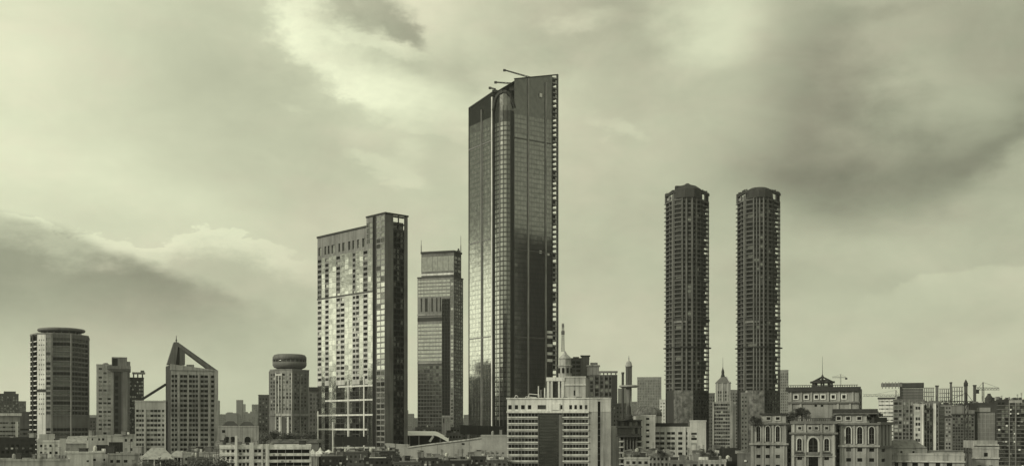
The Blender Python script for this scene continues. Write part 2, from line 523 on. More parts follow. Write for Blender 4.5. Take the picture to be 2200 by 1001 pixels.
class Face:
    """an upright wall plane of a thing, from A to B (left to right as seen from outside)"""
    def __init__(s, T, A, B):
        s.T, s.A, s.B = T, Vector(A[:2]), Vector(B[:2])
        d = s.B - s.A
        s.len = d.length; s.d = d / s.len; s.n = Vector((s.d.y, -s.d.x)); s.ang = math.atan2(s.d.y, s.d.x)
    def u(s, px): return (on_line(s.A, s.B, px) - s.A).dot(s.d)
    def us(s, *pairs): return [(s.u(a), s.u(b)) for a, b in pairs]
    def P(s, u, o=0.0, z=0.0):
        q = s.A + s.d * u + s.n * o
        return (q.x, q.y, z)
    def wall(s, z0, z1, us=(), zs=(), mat='mid', glass=DARKS, dep=0.35, part='wall', name='window', tilt=0.004, u0=0.0, u1=None, skip=0.0, z1b=None, gap=0.0):
        u1 = s.len if u1 is None else u1
        us = [(max(a, u0), min(b, u1)) for a, b in us if b > u0 and a < u1]
        zs = [(max(a, z0), min(b, z1)) for a, b in zs if b > z0 and a < z1]
        U = sorted(set([u0, u1] + [round(k, 4) for q in us for k in q]))
        ZZ = sorted(set([z0, z1] + [round(k, 4) for q in zs for k in q]))
        m = s.T.mb(part, mat)
        inw = lambda lo, hi, L_: any(a - 1e-3 <= lo and hi <= b + 1e-3 for a, b in L_)
        for i in range(len(ZZ) - 1):
            za, zb = ZZ[i], ZZ[i + 1]
            zw = inw(za, zb, zs)
            if not zw:                                       # a full-width course
                if i == len(ZZ) - 2 and z1b is not None: m.quad(s.P(u0, 0, za), s.P(u1, 0, za), s.P(u1, 0, z1b), s.P(u0, 0, zb))
                else: m.quad(s.P(u0, 0, za), s.P(u1, 0, za), s.P(u1, 0, zb), s.P(u0, 0, zb))
                continue
            for j in range(len(U) - 1):
                ua, ub = U[j], U[j + 1]
                if inw(ua, ub, us) and not (skip and random.random() < skip):
                    a, b, c, d = s.P(ua, 0, za), s.P(ub, 0, za), s.P(ub, 0, zb), s.P(ua, 0, zb)
                    e, f, g, h = s.P(ua, -dep, za), s.P(ub, -dep, za), s.P(ub, -dep, zb), s.P(ua, -dep, zb)
                    m.quad(a, b, f, e); m.quad(b, c, g, f); m.quad(c, d, h, g); m.quad(d, a, e, h)
                    if glass is not None:
                        q = s.P((ua + ub) / 2, -dep + 0.06, (za + zb) / 2)
                        s.T.pane(q, s.ang, ub - ua + 0.02 - gap, zb - za + 0.02 - gap, random.choice(glass(q) if callable(glass) else glass), name, tilt)
                else:
                    m.quad(s.P(ua, 0, za), s.P(ub, 0, za), s.P(ub, 0, zb), s.P(ua, 0, zb))
    def boxto(s, m, u0, u1, z0, z1, o0=0.0, o1=0.3):
        m.hexa([s.P(u0, o1, z0), s.P(u1, o1, z0), s.P(u1, o0, z0), s.P(u0, o0, z0)], [s.P(u0, o1, z1), s.P(u1, o1, z1), s.P(u1, o0, z1), s.P(u0, o0, z1)])
    def bar(s, name, mat, u0, u1, z0, z1, o0=0.003, o1=0.3, parent=None):
        m = MB(); s.boxto(m, u0, u1, z0, z1, o0, o1)
        return s.T.part(name, m, mat, parent)
    def bars(s, name, mat, u0, u1, zs, h, o0=0.003, o1=0.3):
        m = MB(); s.boxto(m, u0, u1, -h / 2, h / 2, o0, o1)
        me = m.mesh(name, mat, s.T.loc)
        for z in zs: link(name, me, s.T.root, (0, 0, z))
    def vbars(s, name, mat, us, w, z0, z1, o0=0.003, o1=0.3):
        for u in us: s.bar(name, mat, u - w / 2, u + w / 2, z0, z1, o0, o1)


def reg(n, frac, a, b):                  # n windows evenly spaced between a and b
    w = (b - a) / n
    return [(a + w * (k + (1 - frac) / 2), a + w * (k + (1 + frac) / 2)) for k in range(n)]


def rows(D, first, step, h, last):       # storeys given by their rows in the photograph
    out, y = [], first
    while y <= last + 0.01:
        out.append((Z(y + h / 2, D), Z(y - h / 2, D))); y += step
    return out


def ring_back(pts, depth=None):          # close a front polyline into a footprint
    if len(pts) == 2:
        a = (pts[0] + pts[1]) / 2; a = a / a.length
        d = pts[1] - pts[0]; n = Vector((-d.y, d.x)).normalized()
        return [pts[0], pts[1], pts[1] + n * depth, pts[0] + n * depth]
    if depth is None: return list(pts) + [pts[0] + pts[-1] - pts[len(pts) // 2]]
    d = pts[-1] - pts[0]; n = Vector((-d.y, d.x)).normalized()
    return list(pts) + [pts[-1] + n * depth, pts[0] + n * depth]


def backs(T, poly, nfront, z1, mat, z0=0.0):     # plain walls on the sides turned away
    n = len(poly)
    for i in range(nfront, n): Face(T, poly[i], poly[(i + 1) % n]).wall(z0, z1, mat=mat)


def parapet(T, poly, z, h, t, mat, part='parapet', idx=None):
    n = len(poly)
    m = MB()
    for i in (range(n) if idx is None else idx):
        f = Face(T, poly[i], poly[(i + 1) % n])
        f.boxto(m, -t * 0.5 + 0.001 * i, f.len + t * 0.5 - 0.001 * i, z - 0.25 + 0.002 * i, z + h + 0.002 * i, -t * 0.5, t * 0.5)
    T.part(part, m, mat)


def block(name, label, cat, pxl, pxr, top, D, depth=18.0, mat='mid', cols=5, cfrac=0.6, first=None, step=10.0, h=5.0, last=None,
          glass=DARKS, group=None, roofmat='roofing', clut=0, small=False, dl=0.0, par=0.8, us=None, dep=0.35, sides=True, bands=None, base=0.0):
    """a plain flat-roofed building seen square on; dl pushes its right end away (positive) or nearer"""
    pm = (pxl + pxr) / 2
    A, B = WF_(pxl, D, pm), WF_(pxr, D + dl, pm)
    T = Thing(name, label, cat, (A + B) / 2, group)
    T.small = small
    poly = ring_back([A, B], depth)
    zt = Z(top, D)
    f = Face(T, A, B)
    first = top + step if first is None else first
    last = 1012 if last is None else last
    zs = rows(D, first, step, h, last)
    f.wall(base, zt, f.us(*us) if us else reg(cols, cfrac, f.len * 0.03, f.len * 0.97), zs, mat, glass, dep)
    if D < 640 and not small:                # air-conditioning boxes hung below some of the windows
        am = MB(); am.box(-0.5, 0.5, -0.3, 0.3, -0.4, 0.4); ac = [am.mesh('air_conditioner', q) for q in ('pale', 'mid', 'white')]
        for a, b in (f.us(*us) if us else reg(cols, cfrac, f.len * 0.03, f.len * 0.97)):
            for za, zb in zs:
                if za > 3 and random.random() < 0.22: T.shared('air_conditioner', random.choice(ac), f.P((a + b) / 2 + random.uniform(-0.6, 0.6), 0.31, za - 0.55), f.ang)
    for i in (1, 3):
        g = Face(T, poly[i], poly[(i + 1) % 4])
        nc = max(1, int(g.len / 5.0))
        keep, T.small = T.small, True
        g.wall(base, zt, reg(nc, 0.45, g.len * 0.05, g.len * 0.95) if sides else (), zs[::1] if sides else (), mat, glass, dep)
        T.small = keep
    backs(T, poly, 2, zt, mat) if False else Face(T, poly[2], poly[3]).wall(base, zt, mat=mat)
    T.roof(poly, zt - 0.1, roofmat)
    if par: parapet(T, poly, zt, par, 0.4, mat)
    if bands:
        for y in bands: f.bar('string_course', mat, -0.1, f.len + 0.1, Z(y, D) - 0.25, Z(y, D) + 0.25, 0.003, 0.35)
    if clut: T.clutter(poly, zt, clut)
    T.face, T.poly, T.zt = f, poly, zt
    return T
# ------------------------------------------------------------------ ground
gm = MB(); gm.quad((-7000, -300, 0), (7000, -300, 0), (7000, 9000, 0), (-7000, 9000, 0))
go = link('ground', gm.mesh('ground', 'ground')); go['kind'] = 'structure'

# ------------------------------------------------------------------ the tall tower in the middle
def tall_tower():
    D = 900.0
    C = W(1082, D)
    Lc = C + Vector((-0.545, 0.838)) * 55.5
    Rc = C + Vector((0.838, 0.545)) * 54.5
    A, B = on_line(Lc, C, 1060), on_line(C, Rc, 1105)
    T = Thing('skyscraper', 'tallest tower of dark glass with slanted top and rounded corner bay, centre', 'skyscraper', C + Vector((0, 30)))
    rw = rows(D, 232, 10.4, 7.6, 905)
    zl, zr = Z(192, D) + 1.5, Z(166, D)
    lit = ['g_sky']
    # left face, strip by strip
    f = Face(T, Lc, A)
    ribs = [1035.5, 1047]
    edges = [1007.5, 1034, 1037, 1055.5]
    u1, u2, u3 = f.u(1034), f.u(1037), f.u(1055.5)
    zs = [z for z in rw if z[1] < Z(250, D)]
    for a, b, n in ((0.4, u1, 4), (u2, u3, 3)):
        f.wall(0, Z(240, D), reg(n, 0.93, a, b), zs, 'g_sky2', lit, 0.15, part='spandrel', tilt=0.0035, u0=a - (0.4 if a < 1 else 0), u1=b)
    f.wall(0, Z(240, D), mat='grey', u0=u1, u1=u2, part='wall')
    f.wall(0, Z(240, D), mat='grey', u0=u3, part='wall')
    ztopA = Z(194, D * 1.01); ztopL = Z(233, Lc.y)
    m = MB(); m.quad(f.P(0, 0, Z(240, D)), f.P(f.len, 0, Z(240, D)), f.P(f.len, 0, ztopA), f.P(0, 0, ztopL)); T.part('crown_screen', m, 'g_smoke')
    for px, w, mt in ((1035.5, 1.0, 'mid'), (1058.3, 1.35, 'white')):
        f.bar('rib', mt, f.u(px) - w / 2, f.u(px) + w / 2, 0, Z(198, D) if px > 1050 else Z(215, D), 0.003, 1.0)
    f.bars('belt', 'mid', 0, f.len, [Z(y, D) for y in (719, 505, 292)], 0.9, 0.003, 0.4)
    f.bar('edge_post', 'dark', -0.5, 0.6, 0, ztopL, -1.0, 0.2)
    # rounded corner bay with an arched head
    K = 6
    pts = []
    for k in range(K + 1):
        t = k / K
        pts.append(A * (1 - t) ** 2 + C * 2 * t * (1 - t) + B * t ** 2 + (C - (Lc + Rc) / 2).normalized() * 2.2 * math.sin(math.pi * t))
    ztop = [Z(192 + 34 * (1 - math.sqrt(max(0.0, 1 - (2 * k / K - 1) ** 2))), D) for k in range(K + 1)]
    dm = MB()
    for k in range(K):
        g = Face(T, pts[k], pts[k + 1])
        edge = k in (0, K - 1)
        zt = Z(235, D)
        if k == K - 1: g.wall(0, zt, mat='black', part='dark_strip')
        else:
            g.wall(0, zt, [(g.len * 0.06, g.len * 0.94)], zs, 'g_smoke2' if k > 1 else 'g_smoke', ['g_smoke'] if k > 3 else ['g_sky2'] if k < 2 else ['g_sky3'] if k == 2 else ['g_tower'], 0.2, part='spandrel', tilt=0.008)  # glass dims facet by facet, painting in the fading reflection round the bay
        m = MB(); m.quad(g.P(0, 0, zt), g.P(g.len, 0, zt), g.P(g.len, 0, ztop[k + 1]), g.P(0, 0, ztop[k])); T.part('arch_head', m, 'g_smoke')
        dm.beam(g.P(0, 0.3, ztop[k] - 1.0), g.P(g.len, 0.3, ztop[k + 1] - 1.0), 1.6, 2.4)
        dm.hexa([g.P(0, 0, ztop[k]), g.P(g.len, 0, ztop[k + 1]), g.P(g.len, -14, ztop[k + 1]), g.P(0, -14, ztop[k])], [g.P(0, 0, ztop[k] + .4), g.P(g.len, 0, ztop[k + 1] + .4), g.P(g.len, -14, ztop[k + 1] + .4), g.P(0, -14, ztop[k] + .4)])
    T.part('arch_frame', dm, 'dark')
    g = Face(T, pts[0], pts[1]); g.bar('arch_jamb', 'dark', -0.2, 1.0, 0, ztop[0] + 1, 0.003, 0.9)
    for k in (2, 3, 4):
        g = Face(T, pts[k], pts[k + 1]); g.bar('bay_mullion', 'dark' if k > 2 else 'mid', -0.2, 0.2, 0, Z(225, D), 0.003, 0.5)
    # right face
    h = Face(T, B, Rc)
    ue = h.u(1186.5)
    zb0, zb1 = Z(170, B.y) + 0.0, Z(161, Rc.y)
    zc = Z(236, D)
    sm = ['g_tower']  # darker glass than the left face, its dimmer reflection set in the colour
    u1, u2, u3, u4 = h.u(1132.5), h.u(1136.5), h.u(1170.5), h.u(1174)
    rz = rows(D, 236 + 8, 10.4, 7.6, 905)
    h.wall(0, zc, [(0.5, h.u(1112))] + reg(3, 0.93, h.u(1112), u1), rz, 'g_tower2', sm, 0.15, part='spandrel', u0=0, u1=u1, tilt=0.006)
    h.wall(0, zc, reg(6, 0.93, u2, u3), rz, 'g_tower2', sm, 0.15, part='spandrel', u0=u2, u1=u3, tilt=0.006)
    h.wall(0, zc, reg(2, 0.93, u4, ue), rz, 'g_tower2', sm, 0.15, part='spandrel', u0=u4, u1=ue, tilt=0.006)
    h.wall(0, zc, mat='dark', u0=u1, u1=u2); h.wall(0, zc, mat='dark', u0=u3, u1=u4)
    m = MB(); m.quad(h.P(0, 0, zc), h.P(ue, 0, zc), h.P(ue, 0, zb0 + (zb1 - zb0) * 0.85), h.P(0, 0, zb0)); T.part('crown_screen', m, 'g_tower2')
    for px, w in ((1134.5, 1.1), (1172.3, 1.1)): h.bar('rib', 'pale', h.u(px) - w / 2, h.u(px) + w / 2, 0, Z(166, D * 1.01), 0.003, 0.9)
    h.bars('belt', 'grey', 0, ue, [Z(y, D) for y in (533, 292, 722)], 0.8, 0.003, 0.4)
    # open loggias along the right edge
    m = MB()
    sl = MB(); h.boxto(sl, ue, h.len, -0.55, 0.55, -7.0, 0.2)
    me = sl.mesh('loggia_slab', 'pale', T.loc)
    for y in [170 + 10.4 * k for k in range(70)]: link('loggia_slab', me, T.root, (0, 0, Z(y, Rc.y)))
    for y in [170 + 10.4 * k for k in range(70)]:
        if random.random() < 0.5: h.bar('loggia_screen', 'dark', ue + 0.3, h.len - 0.8, Z(y + 9.2, Rc.y), Z(y + 1.2, Rc.y), -2.2, -1.8)
    h.bar('edge_post', 'grey', h.len - 0.9, h.len + 0.3, 0, zb1, -1.2, 0.5)
    h.bar('edge_post', 'dark', ue - 0.3, ue + 0.4, 0, Z(163, D), -1.0, 0.35)
    h.bar('core_wall', 'dark', ue - 0.2, ue + 0.1, 0, Z(170, D), -34, -0.5)
    for y in (708, 718, 737, 755, 770): h.bar('balcony_front', 'white', h.u(1175), h.u(1186), Z(y + 3, D), Z(y - 3, D), 0.02, 0.7)
    # slanted cap, back walls
    back = Lc + (ue * h.d + B - C)
    m = MB()
    bR = h.P(ue); bR = Vector(bR[:2])
    m.add([(Lc.x, Lc.y, ztopL - 1), (A.x, A.y, ztopA - 1.2), (B.x, B.y, zb0 - 1.5), (bR.x, bR.y, zb1 - 3), (back.x, back.y, zb1 - 20)], [(0, 1, 2, 3, 4)])
    T.part('roof', m, 'roofing')
    for a, b in ((bR, back), (back, Lc)): Face(T, a, b).wall(0, Z(235, D), mat='dark', part='rear_wall')
    m = MB()
    e = [Vector((A.x, A.y, ztopA)), Vector((Lc.x, Lc.y, ztopL))]
    m.beam(e[0], e[1], 0.9); T.part('coping', m, 'dark')
    m = MB(); m.beam(h.P(0, 0, zb0), h.P(h.len, 0, zb1), 0.9); T.part('coping', m, 'dark')
    # a bright maintenance cradle left on the right face
    h.bar('cradle', 'white', h.u(1158.5), h.u(1163), Z(194, D), Z(186, D), 0.4, 1.2)
    for px, y in ((1161.5, 533), (1178, 536)): h.bar('white_pane', 'white', h.u(px - 2.4), h.u(px + 2.4), Z(y + 3, D), Z(y - 3, D), 0.02, 0.1)  # two small boxes coloured white on the glass
    T.finish()
    # window-cleaning cranes standing on the roof
    for (b, tip, base_y, lab) in (((1139, 168), (1085, 152), 922, 'long jib of the roof crane at the very top of the tallest tower'),
                                  ((1100, 181), (1066, 178), 912, 'lower short roof crane beside the rounded bay of the tallest tower'),
                                  ((1063, 193), (1054, 190), 916, 'smallest roof crane at the left shoulder of the tallest tower')):
        Pb, Pt = W(b[0], base_y), W(tip[0], base_y)
        zb, zt = Z(b[1], base_y), Z(tip[1], base_y)
        R_ = Thing('roof_crane', lab, 'crane', Pb, 'window-cleaning cranes on the tallest tower')
        m = MB(); m.box(Pb.x - 2.2, Pb.x + 2.2, Pb.y - 1.5, Pb.y + 1.5, zb - 6, zb - 0.6); m.box(Pb.x - 0.9, Pb.x + 0.9, Pb.y - 0.9, Pb.y + 0.9, zb - 0.6, zb + 0.9); R_.part('turret', m, 'dark')
        m = MB(); d = Vector((Pt.x - Pb.x, 0, zt - zb)); o = Vector((0, 0, 0.6))
        a, t = Vector((Pb.x, Pb.y, zb)), Vector((Pt.x, Pt.y, zt))
        m.beam(a - d.normalized() * 3, t, 0.55); m.beam(a + o * 1.6, t + o, 0.4)
        n = max(3, int(d.length / 2.2))
        for k in range(n): m.beam(a + (t - a) * (k / n) + o * (k % 2) * 1.3, a + (t - a) * ((k + 1) / n) + o * ((k + 1) % 2) * 1.3, 0.25)
        R_.part('jib', m, 'dark_steel')
        m = MB(); m.box(t.x - 1.6, t.x + 0.6, t.y - 1, t.y + 1, zt - 0.6, zt + 0.9); R_.part('jib_head', m, 'dark_steel')


tall_tower()


# ------------------------------------------------------------------ the wide mirrored slab left of it
def slab_tower():
    D = 650.0
    PL, PC, PR = W(682, 703), W(828, D), W(876, 661)
    PM = on_line(PL, PC, 787)
    T = Thing('glass_slab_tower', 'wide mirrored glass slab tower with stepped top and white grid near its foot', 'skyscraper', (PL + PR) / 2)
    lit = ['g_sky', 'g_sky', 'g_sky', 'g_sky2']
    f = Face(T, PL, PC)
    zl = Z(488, PM.y)                       # roof of the lower part
    zh = Z(459, D)
    step, y0, y1 = 11.9, 534, 990
    full = rows(D, y0, step, 10.2, y1)
    slit = rows(D, y0, step, 6.6, y1)
    ztf = Z(527, D)
    strips = [(682, 691, 'd'), (691, 698, 'm'), (698, 706.5, 'd'), (706.5, 714, 'm'), (714, 722, 'm'), (722, 731, 'd'), (731, 740.5, 'e'), (740.5, 748.5, 'm'),
              (748.5, 757, 'm'), (757, 764, 'd'), (764, 772, 'e'), (772, 780, 'm'), (780, 790, 'd'), (790, 797, 'm'), (797, 803, 'm')]
    zmid = Z(622, D); zlow = Z(822, D)
    for a, b, k in strips:
        ua, ub = f.u(a), f.u(b)
        if k == 'm':
            f.wall(0, ztf, [(ua + 0.12, ub - 0.12)], full, 'g_sky2', lit, 0.12, part='spandrel', u0=ua, u1=ub, tilt=0.010)
        else:
            lower = [z for z in slit if z[1] < zmid]; upper = [z for z in slit if z[1] >= zmid]
            dk = lambda q: ['g_dark', 'g_dark', 'g_mid'] if random.random() < 0.86 else ['g_sky2']
            f.wall(0, zlow, [(ua + 0.2, ub - 0.2)], [(a0 - 0.4, b0 + 0.4) for a0, b0 in lower if b0 < zlow - 1], 'dark', ['g_smoke', 'g_dark', 'g_smoke', 'g_mid'], 0.4, part='dark_reflection_wall', u0=ua, u1=ub)  # lower walls and panes coloured dark, painting in the mirrored skyline
            f.wall(zlow, zmid, [(ua + 0.35, ub - 0.35)], [q for q in lower if q[0] > zlow], 'cream', dk, 0.6, part='wall', u0=ua, u1=ub)
            f.wall(zmid, ztf, [(ua + 0.35, ub - 0.35)], upper, 'mid' if k == 'd' else 'g_sky2', dk if k == 'd' else lit, 0.5, part='spandrel' if k == 'e' else 'wall', u0=ua, u1=ub, tilt=0.008)
    # tall open fins along the top storey
    um, ue = f.u(787), f.u(803)
    f.wall(ztf, zl, f.us((684, 690), (697, 701), (704, 708), (712, 719), (727, 731), (735, 741), (748, 753), (757, 762), (767, 772), (778, 784)), [(Z(521, D), Z(502, D))], 'mid', ['g_sky3', 'g_dark', 'g_sky2', 'g_sky3'], 0.7, u1=um, name='crown_window')
    f.wall(ztf, zh, [(um + 0.5, um + 1.9), (um + 2.3, ue - 0.3)], rows(D, 476, 11.9, 9.5, 520), 'mid', lit, 0.4, u0=um, u1=ue, name='crown_window')
    # dark slot and the bright stack of corner windows
    ud = f.u(808.5)
    f.wall(0, zh, mat='black', u0=ue, u1=ud, part='dark_slot')
    uc = f.u(826.5)
    f.wall(0, zh, reg(2, 0.90, ud, uc), rows(D, 467, step, 8.6, 985), 'mid', ['g_sky', 'g_sky', 'g_sky', 'g_sky', 'g_sky2', 'g_smoke'], 0.2, u0=ud, u1=uc, name='corner_window', tilt=0.012)
    f.wall(0, zh, mat='dark', u0=uc)
    f.bar('slot_fin', 'dark', ue - 0.2, ue + 0.5, 0, zh + 0.3, 0.003, 0.8)
    # white frame over the lower storeys
    for y, a, b in ((826, 728, 802), (857, 700, 802), (890, 682.5, 802), (922, 682.5, 790)):
        f.bar('frame_beam', 'white', f.u(a), f.u(b), Z(y, D) - 0.5, Z(y, D) + 0.5, 0.05, 0.5)
    for px, y in ((684, 880), (716, 905), (749, 812), (783, 805)):
        f.bar('frame_post', 'white', f.u(px) - 0.5, f.u(px) + 0.5, 0, Z(y, D), 0.05, 0.55)
    f.bars('belt', 'grey', 0, ue, [Z(621, D)], 0.9, 0.003, 0.35)
    f.bar('coping', 'dark', -0.3, um + 0.1, zl - 0.2, zl + 0.9, -0.6, 0.45)
    # right-hand end wall: plain pier, black glass, plain pier, open frame at the top
    g = Face(T, PC, PR)
    a, b = g.u(845), g.u(868)
    g.wall(0, zh, mat='concrete', u1=a, part='pier'); g.wall(0, zh, mat='concrete', u0=b, part='pier')
    zf = Z(492, D)
    g.wall(0, zf, reg(3, 0.86, a, b), rows(D, 500, step, 8.4, 985), 'black', ['g_dark', 'g_dark', 'g_smoke2'], 0.5, u0=a, u1=b, name='end_window')
    g.bar('crown_glass', 'g_smoke2', a, b, zf, Z(473, D), -0.8, -0.7)
    g.bars('frame_rail', 'dark', a, b, [Z(490, D), Z(478, D), Z(462, D)], 0.9, -0.9, 0.1)
    g.bar('frame_mullion', 'dark', (a + b) / 2 - 0.25, (a + b) / 2 + 0.25, zf, zh, -0.6, 0.05)
    g.bar('coping', 'dark', -0.4, g.len + 0.4, zh, zh + 0.9, -0.9, 0.5)
    f.bar('coping', 'dark', um, f.len + 0.3, zh + 0.01, zh + 0.91, -0.9, 0.5)
    # the rest of the shell
    PB = PL + PR - PC
    PMb = PM + PR - PC
    for p, q, z in ((PR, PMb, zf), (PMb, PB, zl), (PB, PL, zl)): Face(T, p, q).wall(0, z, mat='grey', part='rear_wall')
    Face(T, PMb, PM).wall(zl, zh, mat='concrete', part='step_wall')
    T.roof([PL, PM, PMb, PB], zl - 0.3); T.roof([PM, PC, PR, PMb], zf, part='roof')
    T.clutter([PL, PM, PMb, PB], zl - 0.3, 3)
    T.finish()


slab_tower()


# ------------------------------------------------------------------ grey tower with a set-back head, between the two
def setback_tower():
    D = 1100.0
    A, C, B = W(897, 1112), W(975, D), W(995, 1122)
    T = Thing('setback_tower', 'grey office tower with smaller set-back head and two thin roof masts', 'skyscraper', (A + B) / 2)
    f, g = Face(T, A, C), Face(T, C, B)
    zt = Z(594, D)
    us0, us1 = f.u(949.5), f.u(967)
    up = rows(D, 602, 7.6, 5.0, 636) + rows(D, 697, 8.2, 5.6, 776)
    gl = ['g_sky3']
    zc = Z(779, D)
    f.wall(zc, zt, reg(8, 0.94, 0.3, us0 - 0.2), up, 'mid', gl, 0.35, u1=us0, tilt=0.006)
    f.wall(0, zc, reg(8, 0.88, 0.3, us0 - 0.2), rows(D, 788, 8.0, 6.2, 925), 'grey', ['g_smoke', 'g_smoke', 'g_smoke', 'g_mid'], 0.35, u1=us0, tilt=0.006)  # darker wall and glass below put the dimmer reflection into the colour
    f.wall(0, zt, reg(1, 0.7, us1, f.len), rows(D, 602, 7.6, 5.0, 925), 'mid', ['g_smoke', 'g_sky3'], 0.35, u0=us1)
    zs = Z(640, D)
    f.wall(zs, zt, reg(2, 0.94, us0, us1), rows(D, 602, 7.6, 5.0, 636), 'mid', gl, 0.35, u0=us0, u1=us1)
    f.wall(Z(892, D), zs, reg(3, 0.9, us0, us1), rows(D, 646, 7.8, 6.6, 890), 'black', ['g_dark'], 0.6, u0=us0, u1=us1, name='slot_window', part='dark_slot')
    f.wall(0, Z(892, D), mat='mid', u0=us0, u1=us1)
    f.vbars('fin', 'dark', [f.u(p) for p in (905, 914, 917, 928, 938, 946)], 0.7, Z(667, D), Z(638, D), 0.003, 0.7)
    f.bar('dark_belt', 'black', 0, us0, Z(688, D), Z(680, D), 0.003, 0.3)
    f.bar('ledge', 'pale', 0, us0, Z(676, D), Z(673, D), 0.003, 0.9)
    f.bar('ledge', 'pale', 0, us0, Z(780, D), Z(777, D), 0.003, 0.9)
    g.wall(0, zt, reg(4, 0.8, 0.6, g.len - 0.4), rows(D, 602, 7.6, 5.2, 925), 'grey', ['g_smoke', 'g_smoke2', 'g_mid'], 0.35)
    g.bar('corner_pier', 'dark', -0.3, 1.2, 0, zt, 0.003, 0.5)
    f.bar('parapet', 'dark', -0.3, f.len + 0.3, zt - 0.3, zt + 0.9, -0.6, 0.35); g.bar('parapet', 'dark', 0.36, g.len + 0.3, zt - 0.31, zt + 0.88, -0.6, 0.35)
    BK = A + B - C
    for p, q in ((B, BK), (BK, A)): Face(T, p, q).wall(0, zt, mat='grey', part='rear_wall')
    T.roof([A, C, B, BK], zt)
    # head
    a, c, b = on_line(A, C, 903), on_line(A, C, 973.5), on_line(C, B, 991)
    a += (BK - A) * 0.1; c += (BK - A) * 0.1
    z2 = Z(541, D)
    h1, h2 = Face(T, a, c), Face(T, c, b)
    h1.wall(zt, z2, reg(6, 0.96, 0.4, h1.len - 0.4), [(Z(580, D), Z(548, D))], 'concrete', ['g_tower'], 0.2, name='head_panel', tilt=0.004)
    h2.wall(zt, z2, reg(2, 0.8, 0.4, h2.len - 0.3), rows(D, 552, 9, 6, 585), 'dark', ['g_smoke', 'g_mid'], 0.2, name='head_panel')
    bk = a + b - c
    for p, q in ((b, bk), (bk, a)): Face(T, p, q).wall(zt, z2, mat='grey', part='rear_wall')
    h1.bar('ledge', 'white', 0.3, h1.len - 0.3, Z(589, D), Z(585, D), 0.003, 0.7)
    h1.bar('cornice', 'dark', -0.5, h1.len + 0.5, z2, z2 + 1.9, -1.5, 0.9); h2.bar('cornice', 'dark', 0.95, h2.len + 0.4, z2 + 0.01, z2 + 1.88, -1.5, 0.9)
    T.roof([a, c, b, bk], z2 - 0.1)
    for px, D2, y in ((905, 1116, 516), (990, 1122, 507)):
        q = W(px, D2); m = MB(); m.lathe(q, [(0.5, z2), (0.45, Z(528, D2)), (0.25, Z(526, D2)), (0.2, Z(y, D2))], 6); T.part('mast', m, 'steel')
    m = MB(); q = W(985, 1118); m.box(q.x - 1.6, q.x + 1.6, q.y - 1, q.y + 1, z2, z2 + 4.2); m.lathe(q, [(1.0, z2 + 4.2), (0.7, z2 + 6.2)], 8); T.part('roof_plant', m, 'dark')
    T.finish()


setback_tower()


